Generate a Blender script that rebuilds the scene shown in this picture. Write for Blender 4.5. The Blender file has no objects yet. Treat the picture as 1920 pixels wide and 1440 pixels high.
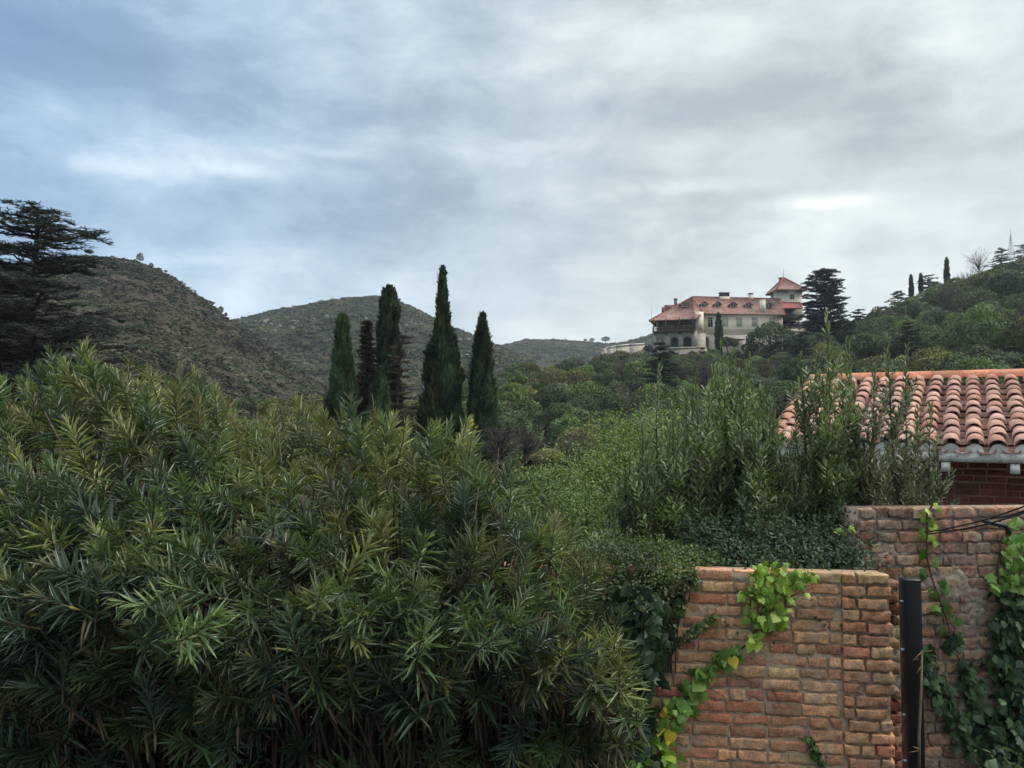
import bpy, math, random
import numpy as np
from mathutils import noise as mn, Vector

# ------------------------------------------------------------------ camera, sky, sun, exposure
C = bpy.context.scene.collection
SC = bpy.context.scene
FPX = 1440.0; PITCH = math.radians(2.3); CZ = 3.2
cam = bpy.data.cameras.new('camera'); cam.lens = 27.0; cam.sensor_width = 36.0
cam.clip_start = 0.05; cam.clip_end = 20000
co = bpy.data.objects.new('camera', cam); C.objects.link(co)
co.location = (0, 0, CZ); co.rotation_euler = (math.pi/2 + PITCH, 0, 0)
SC.camera = co
SC.view_settings.view_transform = 'Standard'; SC.view_settings.look = 'None'
SC.view_settings.exposure = 0.8; SC.view_settings.gamma = 1.0
SC.cycles.max_bounces = 5; SC.cycles.diffuse_bounces = 3; SC.cycles.glossy_bounces = 2
SC.cycles.transmission_bounces = 3; SC.cycles.transparent_max_bounces = 4

SUN_EL = math.radians(48); SUN_AZ = math.radians(100)      # azimuth clockwise from +Y (to the right of the view)
sun = bpy.data.lights.new('sun', 'SUN'); sun.energy = 1.5; sun.angle = math.radians(22); sun.color = (1, .96, .9)
so = bpy.data.objects.new('sun', sun); C.objects.link(so)
sd = Vector((math.sin(SUN_AZ)*math.cos(SUN_EL), math.cos(SUN_AZ)*math.cos(SUN_EL), math.sin(SUN_EL)))
so.rotation_euler = sd.to_track_quat('Z', 'Y').to_euler()

class NT:
    """small node-tree helper"""
    def __init__(s, tree): s.t = tree; s.n = tree.nodes; s.l = tree.links
    def node(s, typ, **kw):
        n = s.n.new(typ)
        for k, v in kw.items(): setattr(n, k, v)
        return n
    def put(s, sock, v):
        if v is None: return
        if isinstance(v, bpy.types.NodeSocket): s.l.new(v, sock)
        else:
            if hasattr(sock.default_value, '__len__') and not hasattr(v, '__len__'): v = (v,)*len(sock.default_value)
            if hasattr(v, '__len__') and len(sock.default_value) == 4 and len(v) == 3: v = (*v, 1)
            sock.default_value = v
    def m(s, op, a, b=None, c=None, clamp=False):
        n = s.node('ShaderNodeMath', operation=op, use_clamp=clamp)
        s.put(n.inputs[0], a); s.put(n.inputs[1], b); s.put(n.inputs[2], c)
        return n.outputs[0]
    def vm(s, op, a, b=None, sc=None):
        n = s.node('ShaderNodeVectorMath', operation=op)
        s.put(n.inputs[0], a)
        if b is not None: s.put(n.inputs[1], b)
        if sc is not None: s.put(n.inputs['Scale'], sc)
        return n.outputs[0]
    def mix(s, f, a, b, mode='MIX'):
        n = s.node('ShaderNodeMix', data_type='RGBA', blend_type=mode)
        s.put(n.inputs[0], f); s.put(n.inputs[6], a); s.put(n.inputs[7], b)
        return n.outputs[2]
    def noise(s, vec, scale, detail=4, rough=.55, dist=0.0):
        n = s.node('ShaderNodeTexNoise')
        s.put(n.inputs['Vector'], vec); s.put(n.inputs['Scale'], scale); s.put(n.inputs['Detail'], detail)
        s.put(n.inputs['Roughness'], rough); s.put(n.inputs['Distortion'], dist)
        return n.outputs[0]
    def ramp(s, f, stops):
        n = s.node('ShaderNodeValToRGB'); cr = n.color_ramp
        while len(cr.elements) < len(stops): cr.elements.new(.5)
        for e, (p, c) in zip(cr.elements, stops):
            e.position = p; e.color = (*c, 1) if hasattr(c, '__len__') else (c, c, c, 1)
        s.put(n.inputs[0], f)
        return n.outputs[0]
    def maprange(s, v, a, b, c=0., d=1.):
        n = s.node('ShaderNodeMapRange', interpolation_type='SMOOTHSTEP')
        for i, q in enumerate((v, a, b, c, d)): s.put(n.inputs[i], q)
        return n.outputs[0]

w = bpy.data.worlds.new('World'); SC.world = w; w.use_nodes = True
w.node_tree.nodes.clear(); W = NT(w.node_tree)
gen = W.node('ShaderNodeTexCoord').outputs['Generated']
sky = W.node('ShaderNodeTexSky', sky_type='NISHITA', sun_disc=False)
sky.sun_elevation = SUN_EL; sky.sun_rotation = SUN_AZ
sep = W.node('ShaderNodeSeparateXYZ'); W.put(sep.inputs[0], gen)
dx, dy, dz = sep.outputs
az = W.m('ARCTAN2', dx, dy); el = W.m('ARCSINE', dz)
def cvec(kx, kz, off=(0, 0, 0)):
    v = W.vm('MULTIPLY', gen, (kx, kx, kz)); return W.vm('ADD', v, off)
n_big = W.noise(cvec(1.0, 2.9, (2.3, .4, .0)), 1.7, 3, .5, .25)
n_mid = W.noise(cvec(1.0, 2.5, (7.1, 3.2, 1.7)), 3.2, 4, .5, .3)
n_fin = W.noise(cvec(1.0, 2.1, (1.1, 9.2, 4.4)), 10.0, 8, .62, .3)
def blob(px, py, rx, ry, jit=.35):
    a0 = math.atan((px-960)/FPX); e0 = math.atan((720-py)/FPX*math.cos(a0)) + PITCH*math.cos(a0)
    u = W.m('DIVIDE', W.m('SUBTRACT', az, a0), rx/FPX); v = W.m('DIVIDE', W.m('SUBTRACT', el, e0), ry/FPX)
    v = W.m('ADD', v, W.m('MULTIPLY', W.m('SUBTRACT', n_mid, .5), 2.5))
    u = W.m('ADD', u, W.m('MULTIPLY', W.m('SUBTRACT', n_fin, .5), 3*jit))
    r = W.m('ADD', W.m('MULTIPLY', u, u), W.m('MULTIPLY', v, v))
    return W.m('POWER', 2.718, W.m('MULTIPLY', r, -1.0))
val = W.m('ADD', W.m('MULTIPLY', W.m('SUBTRACT', n_big, .5), .38), W.m('MULTIPLY', W.m('SUBTRACT', n_mid, .5), .74))
val = W.m('ADD', val, W.m('MULTIPLY', W.m('SUBTRACT', n_fin, .5), .60))
val = W.m('ADD', val, .47)
for (px, py, rx, ry, s) in SKY_BLOBS if 'SKY_BLOBS' in globals() else [
    (210, 312, 100, 18, .22), (440, 320, 80, 14, .22), (330, 270, 240, 40, .12), (640, 295, 90, 14, .12), (1290, 352, 130, 16, .22), (1520, 378, 110, 14, .32), (1640, 425, 190, 60, .16),
    (1880, 75, 170, 70, .30), (1000, 275, 260, 22, .12), (560, 600, 700, 70, .14), (1300, 560, 700, 90, .08), (1750, 540, 260, 90, .12), (1450, 30, 500, 60, .10), (130, 190, 120, 30, .10),
    (420, 160, 420, 60, -.16), (150, 170, 260, 90, -.12), (1150, 200, 600, 36, -.12), (1700, 270, 300, 40, -.08), (560, 400, 420, 50, -.10), (1150, 400, 240, 30, -.06), (560, 510, 500, 50, -.03)]:
    val = W.m('ADD', val, W.m('MULTIPLY', blob(px, py, rx, ry), s))
left = W.maprange(az, -.75, .35, 1., 0.)
grey = W.ramp(val, [(0.0, (.27, .32, .35)), (.3, (.36, .42, .44)), (.5, (.48, .545, .55)), (.72, (.63, .69, .685)), (1.0, (.90, .91, .86))])
blue = W.ramp(val, [(0.0, (.135, .215, .36)), (.3, (.20, .31, .475)), (.5, (.31, .44, .60)), (.72, (.53, .64, .76)), (1.0, (.80, .88, .93))])
cl = W.mix(left, grey, blue)
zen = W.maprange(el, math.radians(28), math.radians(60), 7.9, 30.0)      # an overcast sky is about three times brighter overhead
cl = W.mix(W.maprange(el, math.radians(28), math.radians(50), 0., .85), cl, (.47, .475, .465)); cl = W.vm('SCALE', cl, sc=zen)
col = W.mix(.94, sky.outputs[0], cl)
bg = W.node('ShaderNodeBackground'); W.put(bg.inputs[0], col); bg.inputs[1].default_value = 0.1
wo = W.node('ShaderNodeOutputWorld'); W.l.new(bg.outputs[0], wo.inputs[0])

# ------------------------------------------------------------------ helpers
rng = np.random.default_rng(11); random.seed(5)
def P(px, py, d):
    """a pixel of the photograph at depth d (metres along +Y) as a world point"""
    x = (px-960)/FPX; z = (720-py)/FPX
    c, s = math.cos(PITCH), math.sin(PITCH)
    return np.array([x*d/(c - z*s), d, CZ + d*(z*c + s)/(c - z*s)])
def unit(v):
    v = np.asarray(v, float); return v/np.maximum(np.linalg.norm(v, axis=-1, keepdims=True), 1e-9)
def frames(L, N):
    Y = unit(L); X = unit(np.cross(Y, N)); Z = np.cross(X, Y)
    return np.stack([X, Y, Z], -1)
def rdir(n, r=None): 
    r = r or rng; return unit(r.normal(size=(n, 3)))

class Soup:
    """collects faces, builds ONE mesh object"""
    def __init__(s): s.v = []; s.f = []; s.c = []; s.n = 0; s.mi = []
    def add(s, v, faces, col=(.5, .5, .5), mi=0):
        v = np.asarray(v, float).reshape(-1, 3); col = np.asarray(col, float)
        if col.ndim == 1: col = np.broadcast_to(col, (len(v), 3))
        s.v.append(v); s.c.append(col)
        for f in (faces if isinstance(faces, list) else [faces]):
            f = np.asarray(f, int)
            if f.size: s.f.append(f + s.n); s.mi.append(mi)
        s.n += len(v)
    def inst(s, tv, tf, M, scale, pos, col, mi=0):
        """copies of a template: M (n,3,3), scale (n,) or (n,3), pos (n,3), col (n,3)"""
        n = len(pos); k = len(tv); sc = np.asarray(scale, float)
        if sc.ndim == 1: sc = sc[:, None]
        sc = np.broadcast_to(sc, (n, 3))
        v = np.einsum('nij,nkj->nki', M, tv[None]*sc[:, None, :]) + pos[:, None, :]
        c = np.repeat(col, k, axis=0)
        fs = []
        for f in (tf if isinstance(tf, list) else [tf]):
            f = np.asarray(f); fs.append((f[None] + (np.arange(n)*k)[:, None, None]).reshape(-1, f.shape[1]))
        s.add(v.reshape(-1, 3), fs, c, mi)
    def box(s, lo, hi, col=(.5, .5, .5), mi=0):
        (a, b, c), (d, e, f) = lo, hi
        v = [(a,b,c),(d,b,c),(d,e,c),(a,e,c),(a,b,f),(d,b,f),(d,e,f),(a,e,f)]
        s.add(v, [[0,3,2,1],[4,5,6,7],[0,1,5,4],[1,2,6,5],[2,3,7,6],[3,0,4,7]], col, mi) if False else s.add(v, np.array([[0,3,2,1],[4,5,6,7],[0,1,5,4],[1,2,6,5],[2,3,7,6],[3,0,4,7]]), col, mi)
    def tube(s, pts, rad, sides=6, col=(.5, .5, .5), mi=0, cap=True):
        p = np.asarray(pts, float); n = len(p)
        rad = np.broadcast_to(np.asarray(rad, float), (n,))
        t = np.gradient(p, axis=0); t = unit(t)
        ref = np.array([0, 0, 1.]) if abs(t[:, 2]).mean() < .8 else np.array([1., 0, 0])
        a = unit(np.cross(t, ref)); b = np.cross(t, a)
        ang = np.arange(sides)/sides*2*math.pi
        v = p[:, None] + rad[:, None, None]*(np.cos(ang)[None, :, None]*a[:, None] + np.sin(ang)[None, :, None]*b[:, None])
        i = np.arange(n-1)[:, None]*sides; j = np.arange(sides)[None]; j2 = (j+1) % sides
        q = np.stack([i+j, i+j2, i+sides+j2, i+sides+j], -1).reshape(-1, 4)
        fs = [q]
        if cap: fs += [np.arange(sides)[::-1][None], (np.arange(sides)+(n-1)*sides)[None]]
        s.add(v.reshape(-1, 3), fs, col, mi)
    def build(s, name, mat, parent=None, smooth=False, org=None):
        me = bpy.data.meshes.new(name)
        v = np.concatenate(s.v); 
        if org is not None: v = v - np.asarray(org)
        tot = np.concatenate([np.full(len(f), f.shape[1]) for f in s.f])
        li = np.concatenate([f.ravel() for f in s.f])
        me.vertices.add(len(v)); me.vertices.foreach_set('co', v.astype(np.float32).ravel())
        me.loops.add(len(li)); me.loops.foreach_set('vertex_index', li.astype(np.int32))
        st = np.concatenate([[0], np.cumsum(tot)[:-1]])
        me.polygons.add(len(tot)); me.polygons.foreach_set('loop_start', st.astype(np.int32))
        mats = mat if isinstance(mat, (list, tuple)) else [mat]
        for m_ in mats: me.materials.append(m_)
        if len(mats) > 1:
            me.polygons.foreach_set('material_index', np.concatenate([np.full(len(f), m_) for f, m_ in zip(s.f, s.mi)]).astype(np.int32))
        if smooth: me.polygons.foreach_set('use_smooth', np.ones(len(tot), bool))
        me.update(calc_edges=True)
        a = me.color_attributes.new('tint', 'FLOAT_COLOR', 'POINT')
        c4 = np.ones((len(v), 4), np.float32); c4[:, :3] = np.concatenate(s.c)
        a.data.foreach_set('color', c4.ravel())
        me.validate()
        o = bpy.data.objects.new(name, me); C.objects.link(o)
        if parent is not None: o.parent = parent
        if org is not None and parent is None: o.location = org
        return o

def empty(name, loc=(0, 0, 0), rz=0.0):
    o = bpy.data.objects.new(name, None); C.objects.link(o); o.location = loc; o.rotation_euler.z = rz
    o.empty_display_size = .3
    return o
def tag(o, label=None, cat=None, group=None, kind=None):
    if label: o['label'] = label
    if cat: o['category'] = cat
    if group: o['group'] = group
    if kind: o['kind'] = kind
    return o
def copy_tree(o, parent=None):
    c = o.copy(); C.objects.link(c); c.parent = parent
    for ch in o.children: copy_tree(ch, c)
    return c

# ------------------------------------------------------------------ materials
def mat_base(name):
    m = bpy.data.materials.new(name); m.use_nodes = True; m.node_tree.nodes.clear()
    return m, NT(m.node_tree)
def out(N, sh):
    o = N.node('ShaderNodeOutputMaterial'); N.l.new(sh, o.inputs[0])
def principled(N, col, rough=.8, spec=.3, bump=None, bstr=.3, bdist=.01, metal=0.0):
    p = N.node('ShaderNodeBsdfPrincipled')
    N.put(p.inputs['Base Color'], col); N.put(p.inputs['Roughness'], rough); N.put(p.inputs['Specular IOR Level'], spec)
    N.put(p.inputs['Metallic'], metal)
    if bump is not None:
        b = N.node('ShaderNodeBump'); N.put(b.inputs['Height'], bump); b.inputs['Strength'].default_value = bstr
        b.inputs['Distance'].default_value = bdist; N.l.new(b.outputs[0], p.inputs['Normal'])
    return p.outputs[0]
def leaf_mat(name, rough=.5, spec=.35, trans=.25, under=(1.25, 1.2, 1.3), objcol=False, var=.35, vscale=3.0):
    m, N = mat_base(name)
    a = N.node('ShaderNodeAttribute', attribute_name='tint')
    c = a.outputs['Color']
    if objcol:
        oi = N.node('ShaderNodeObjectInfo'); c = N.mix(1.0, c, oi.outputs['Color'], 'MULTIPLY')
    g = N.node('ShaderNodeNewGeometry')
    nz = N.noise(g.outputs['Position'], vscale, 3)
    k = N.maprange(nz, .3, .7, 1-var, 1+var)
    c = N.vm('SCALE', c, sc=k)
    cu = N.vm('MULTIPLY', c, under)
    c = N.mix(g.outputs['Backfacing'], c, cu)
    p = principled(N, c, rough, spec)
    if trans > 0:
        t = N.node('ShaderNodeBsdfTranslucent'); N.put(t.inputs[0], N.vm('MULTIPLY', c, (1.2, 1.35, .6)))
        mx = N.node('ShaderNodeMixShader'); mx.inputs[0].default_value = trans
        N.l.new(p, mx.inputs[1]); N.l.new(t.outputs[0], mx.inputs[2]); out(N, mx.outputs[0])
    else: out(N, p)
    return m
def rough_mat(name, c1, c2, scale=2., rough=.85, bscale=40., bstr=.4, bdist=.01, spec=.25, detail=6, c3=None):
    m, N = mat_base(name)
    pos = N.node('ShaderNodeNewGeometry').outputs['Position']
    n1 = N.noise(pos, scale, detail, .6)
    c = N.mix(N.maprange(n1, .35, .65), c1, c2)
    if c3 is not None: c = N.mix(N.maprange(N.noise(N.vm('ADD', pos, (7, 3, 2)), scale*3.3, 5, .6), .55, .72), c, c3)
    out(N, principled(N, c, rough, spec, N.noise(pos, bscale, 5, .6), bstr, bdist))
    return m
def tint_mat(name, rough=.85, spec=.2, nscale=25., nvar=.3, bscale=60., bstr=.5, bdist=.006, dirt=None, dscale=3.):
    m, N = mat_base(name)
    a = N.node('ShaderNodeAttribute', attribute_name='tint').outputs['Color']
    pos = N.node('ShaderNodeNewGeometry').outputs['Position']
    k = N.m('MULTIPLY', N.maprange(N.noise(pos, nscale, 5, .65), .3, .7, 1-nvar, 1+nvar), N.m('MULTIPLY', N.maprange(N.noise(pos, nscale*.12, 4, .6), .3, .7, .82, 1.15), N.maprange(N.noise(pos, nscale*4.5, 3, .7), .38, .52, .58, 1.)))
    c = N.vm('SCALE', a, sc=k)
    if dirt is not None: c = N.mix(N.maprange(N.noise(pos, dscale, 6, .65), .5, .68, 0., .75), c, dirt)
    out(N, principled(N, c, rough, spec, N.noise(pos, bscale, 5, .65), bstr, bdist))
    return m

M = {}
M['oleander'] = leaf_mat('oleander_leaf', .32, .6, .14, (1.6, 1.5, 2.0), vscale=2.0)
M['laurel'] = leaf_mat('laurel_leaf', .38, .5, .2, (1.5, 1.4, 1.7), vscale=2.5)
M['ivy'] = leaf_mat('ivy_leaf', .45, .3, .25, (1.3, 1.25, 1.3), vscale=6.)
M['shrub'] = leaf_mat('shrub_leaf', .5, .35, .25, vscale=1.8)
M['tree'] = leaf_mat('tree_leaf', .7, .2, .2, objcol=True, vscale=.5, under=(1.1, 1.1, 1.1))
M['conifer'] = leaf_mat('conifer_needles', .7, .2, .08, (1, 1, 1), vscale=.6)
M['bark'] = tint_mat('bark', .9, .15, 12, .35, 30, .6, .01)
M['hill'] = None

# ------------------------------------------------------------------ land
def hill_mat(name, a, b, c, rock, rock_lo=.66, sc=.05):
    m, N = mat_base(name)
    pos = N.node('ShaderNodeNewGeometry').outputs['Position']
    n1 = N.noise(pos, sc, 5, .6); n2 = N.noise(N.vm('ADD', pos, (31, 7, 3)), sc*6, 5, .65); n3 = N.noise(pos, sc*14, 5, .7)
    col = N.mix(N.maprange(n1, .4, .6), a, b)
    col = N.mix(N.maprange(n2, .48, .62), col, c)
    r = N.m('MULTIPLY', N.maprange(n3, rock_lo-.1, rock_lo), N.maprange(N.noise(N.vm('ADD', pos, (5, 90, 3)), sc*.9, 3), .5, .62))
    col = N.mix(r, col, rock)
    out(N, principled(N, col, .95, .1, n3, .8, 1.2)); return m
def fbm(x, y, s, seed=0., oc=4):
    return np.array([mn.fractal(Vector((a*s, b*s, seed)), 1.0, 2.0, oc) for a, b in zip(x.ravel(), y.ravel())]).reshape(x.shape)
def table(px, T):
    T = np.asarray(T, float); return [np.interp(px, T[:, 0], T[:, k]) for k in range(1, T.shape[1])]

class Hill:
    """a ridge line given by its skyline, falling to the valley in front and behind"""
    def __init__(s, T, foot, zv, back, pw=1.0, amp=3., nsc=.012, seed=1., plateau=0.):
        s.T = T; s.foot = foot; s.zv = zv; s.back = back; s.pw = pw; s.amp = amp; s.nsc = nsc; s.seed = seed; s.pl = plateau
    def at(s, px, t):
        px = np.asarray(px, float); t = np.asarray(t, float)
        py, d = table(px, s.T)
        zr = np.array([P(1, a, b)[2] for a, b in zip(py.ravel(), d.ravel())]).reshape(py.shape)
        zr = np.maximum(zr, s.zv+.5)
        f = np.minimum(s.foot, d*.8)
        tt = np.clip(t, 0, 1); Y = f + (d-f)*tt + np.clip(t-1, 0, 2)*s.back
        h = tt**s.pw
        tb = np.clip((t-1-s.pl)/(1-s.pl*.5), 0, 1); h = h*(1 - tb*tb*(3-2*tb))
        X = (px-960)/FPX*Y
        nz = fbm(X, Y, s.nsc, s.seed)*s.amp
        env = np.clip(4*tt*(1-tt), 0, 1)*(t <= 1) + np.clip((t-1)*2, 0, 1)*(t > 1)*.5
        Z = s.zv + (zr-s.zv)*h + nz*env
        return np.stack([X, Y, Z], -1)
    def mesh(s, name, mat, x0, x1, nx, nt=60):
        u = np.linspace(x0, x1, nx); t = np.concatenate([np.linspace(0, 1, nt), np.linspace(1, 2, nt//2)[1:]])
        U, TT = np.meshgrid(u, t); v = s.at(U, TT)
        n = len(t); i = np.arange(n-1)[:, None]*nx; j = np.arange(nx-1)[None]
        q = np.stack([i+j, i+j+1, i+nx+j+1, i+nx+j], -1).reshape(-1, 4)
        S = Soup(); S.add(v.reshape(-1, 3), q); o = S.build(name, mat, smooth=True); tag(o, kind='structure'); return o

# ground: one sheet, flat garden near the camera, a shallow valley beyond
def gz(X, Y):
    r = np.hypot(X, Y); k = np.clip((r-13)/42, 0, 1); return -9.0*k*k*(3-2*k)
rr = np.concatenate([[0], np.geomspace(1.5, 9000, 90)]); th = np.linspace(0, 2*math.pi, 97)[:-1]
Rr, Th = np.meshgrid(rr, th, indexing='ij'); gx, gy = Rr*np.sin(Th), Rr*np.cos(Th)
gzv = gz(gx, gy) + np.array([mn.noise(Vector((a*.06, b*.06, 0))) for a, b in zip(gx.ravel(), gy.ravel())]).reshape(gx.shape)*np.clip((Rr-14)/20, 0, 1)*.6
S = Soup(); n = len(th); i = np.arange(len(rr)-1)[:, None]*n; j = np.arange(n)[None]; j2 = (j+1) % n
S.add(np.stack([gx, gy, gzv], -1).reshape(-1, 3), np.stack([i+j, i+n+j, i+n+j2, i+j2], -1).reshape(-1, 4))
tag(S.build('ground', rough_mat('soil', (.045, .036, .026), (.06, .062, .03), 1.2, .95, 30, .6, .02), smooth=True), kind='structure')

MA = hill_mat('brown_scrub_slope', (.062, .052, .038), (.045, .042, .028), (.036, .038, .023), (.15, .14, .12), .72)
MB = hill_mat('green_scrub_slope', (.046, .048, .03), (.036, .042, .026), (.028, .036, .024), (.20, .19, .175), .70, .035)
MF = rough_mat('wood_floor', (.04, .046, .026), (.05, .046, .03), .3, .95, 2, .5, .2)
TA = [(-700, 600, 330), (-300, 520, 330), (0, 497, 330), (120, 484, 330), (180, 482, 330), (240, 488, 330), (300, 509, 328), (340, 533, 325), (385, 567, 320), (430, 603, 315),
      (480, 640, 305), (540, 686, 292), (600, 726, 280), (660, 760, 268), (760, 800, 250), (900, 840, 240)]
TB = [(200, 640, 560), (380, 615, 600), (440, 600, 620), (480, 592, 620), (520, 581, 620), (580, 571, 620), (630, 561, 620), (700, 556, 620), (730, 559, 620), (765, 574, 615), (800, 593, 605),
      (850, 615, 590), (900, 636, 575), (950, 655, 560), (1010, 676, 545), (1080, 700, 530), (1250, 740, 500)]
TC = [(700, 680, 950), (850, 665, 950), (920, 652, 950), (985, 637, 950), (1040, 636, 950), (1090, 641, 950), (1150, 645, 950), (1180, 640, 930), (1215, 630, 920), (1260, 615, 900), (1400, 600, 900), (1700, 620, 900), (2300, 640, 900)]
TF = [(700, 800, 120), (800, 760, 135), (860, 735, 150), (930, 722, 160), (1000, 712, 170), (1060, 703, 176), (1100, 692, 180), (1180, 684, 184), (1230, 672, 188), (1320, 665, 189), (1480, 662, 190), (1560, 652, 195),
      (1600, 634, 200), (1650, 610, 205), (1700, 586, 210), (1750, 565, 214), (1800, 544, 218), (1850, 526, 222), (1900, 510, 225), (2000, 478, 230), (2300, 430, 235), (2800, 500, 240)]
HA = Hill(TA, 110, -10, 260, .80, 9., .019, 3.); HB = Hill(TB, 250, -10, 350, .85, 13., .010, 8.)
HC = Hill(TC, 420, -12, 500, .9, 12., .006, 5.); HF = Hill(TF, 62, -9.3, 150, .95, 1.6, .03, 2., plateau=.25)
HA.mesh('hill', MA, -700, 900, 150, 80); HB.mesh('hill', MB, 200, 1250, 130, 80); HC.mesh('hill', MB, 700, 2300, 130, 60)
HF.mesh('wooded_hill', MF, 700, 2800, 150, 70)

# low scrub on the bare hills: uncountable, one object
def dome_tpl(n, r):
    d = rdir(n, r); d[:, 2] = np.abs(d[:, 2])*.8; pts = d*(.75+.3*r.random((n, 1)))
    nn = unit(d + .5*rdir(n, r)); Mx = frames(rdir(n, r), nn)
    q = np.array([[-.5, -.5, 0], [.5, -.5, 0], [.5, .5, 0], [-.5, .5, 0]])*.42
    v = np.einsum('nij,kj->nki', Mx, q) + pts[:, None]
    return v.reshape(-1, 3), np.arange(n*4).reshape(n, 4)
def scrub(S, H, x0, x1, t0, t1, n, smin, smax, cols, r, mask=None):
    px = r.uniform(x0, x1, n); t = r.uniform(t0, t1, n)**.8
    v = H.at(px, t)
    if mask is not None:
        k = np.array([mn.noise(Vector((a*mask, b*mask, 3.3))) for a, b in v[:, :2]]) > r.uniform(-.6, .35, n); v = v[k]
    m = len(v); tpls = [dome_tpl(20, r) for _ in range(5)]
    which = r.integers(0, 5, m); cols = np.array(cols)
    for w_ in range(5):
        k = which == w_; c_ = int(k.sum()); 
        a = r.uniform(0, 6.28, c_); Mz = np.zeros((c_, 3, 3)); Mz[:, 0, 0] = np.cos(a); Mz[:, 0, 1] = -np.sin(a); Mz[:, 1, 0] = np.sin(a); Mz[:, 1, 1] = np.cos(a); Mz[:, 2, 2] = 1
        sc = (smin + (smax-smin)*r.random(c_)**2.2)[:, None]*np.array([1.15, 1.15, .62]); cc = cols[r.integers(0, len(cols), c_)]*r.uniform(.75, 1.25, (c_, 1))
        S.inst(*tpls[w_], Mz, sc, v[k] - np.array([0, 0, .1]), cc)
M['scrub'] = leaf_mat('scrub_leaf', .9, .1, .15, (1, 1, 1), vscale=.05)
r1 = np.random.default_rng(3)
S = Soup(); brown = [(.088, .080, .054), (.070, .072, .045), (.058, .068, .038), (.102, .094, .066), (.042, .054, .032)]
scrub(S, HA, -250, 720, .12, 1.02, 17000, .45, 1.7, brown, r1, .03)
scrub(S, HA, -250, 720, .12, 1.02, 1500, 1.3, 2.8, [(.04, .05, .03), (.03, .042, .026), (.055, .055, .035)], r1, .02)
tag(S.build('hillside_scrub', M['scrub']), 'brown and olive low scrub dotting the steep left hillside', 'scrub', kind='stuff')
S = Soup(); green = [(.072, .085, .048), (.055, .072, .042), (.09, .088, .055), (.045, .055, .036), (.095, .084, .06)]
scrub(S, HB, 330, 1000, .08, 1.02, 16000, .8, 3.2, green, r1, .012)
tag(S.build('hillside_scrub', M['scrub']), 'dark green scrub and small bushes on the rounded middle hill', 'scrub', kind='stuff')
S = Soup(); scrub(S, HC, 850, 1300, .35, 1.01, 6000, 1.2, 4., green, r1, .01)
tag(S.build('hillside_scrub', M['scrub']), 'grey green scrub on the far low saddle behind the cypresses', 'scrub', kind='stuff')

# rock outcrops on the middle hill
def rock_tpl(r):
    v = []; 
    for a in range(5):
        for b in range(8):
            th_, ph = math.pi*a/4, 2*math.pi*b/8
            v.append((math.sin(th_)*math.cos(ph), math.sin(th_)*math.sin(ph), math.cos(th_)))
    v = np.array(v)*(1+.5*(r.random((40, 1))-.5)); f = [(a*8+b, a*8+(b+1) % 8, (a+1)*8+(b+1) % 8, (a+1)*8+b) for a in range(4) for b in range(8)]
    return v, np.array(f)
M['rock'] = rough_mat('grey_rock', (.12, .115, .10), (.17, .165, .15), 1.5, .9, 3, .6, .1)
S = Soup()
for (cx, ct, n_, s0) in [(480, .62, 20, 34), (560, .60, 26, 40), (650, .55, 16, 46), (760, .62, 22, 50), (860, .66, 14, 40), (520, .72, 12, 44)]:
    px = cx + r1.normal(size=n_)*s0*.5; t = np.clip(ct + r1.normal(size=n_)*.06, .1, .98); v = HB.at(px, t)
    for p_ in v:
        tv, tf = rock_tpl(r1); s_ = r1.uniform(.5, 1.7); S.add(tv*np.array([1.0, 1, 1.1])*s_ + p_, tf)
tag(S.build('rock_outcrops', M['rock'], smooth=False), 'pale grey rocks breaking through scrub on the middle hill', 'rocks', kind='stuff')

# ------------------------------------------------------------------ tree builders (local space, base at origin)
QUAD = np.array([[-.5, -.5, 0], [.5, -.5, 0], [.5, .5, 0], [-.5, .5, 0]]); QF = np.array([[0, 1, 2, 3]])
def trunk_soup(h, r0, r, limbs=5, col=(.06, .048, .036), spread=.5, top=.8):
    S = Soup(); z = np.linspace(0, h, 6); off = np.cumsum(r.normal(size=(6, 2))*h*.025, 0)
    pts = np.column_stack([off, z]); S.tube(pts, r0*np.linspace(1, .3, 6), 8, col)
    for k in range(limbs):
        a = k*2.4 + r.random(); zz = h*r.uniform(.35, .8); b = pts[int(zz/h*5)]; L = h*spread*r.uniform(.6, 1.1)
        d = np.array([math.cos(a), math.sin(a), .7]); p = [b + d*L*t + np.array([0, 0, .25*L*t*t]) for t in np.linspace(0, 1, 4)]
        S.tube(p, r0*.45*np.linspace(1, .25, 4), 5, col)
    return S
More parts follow.
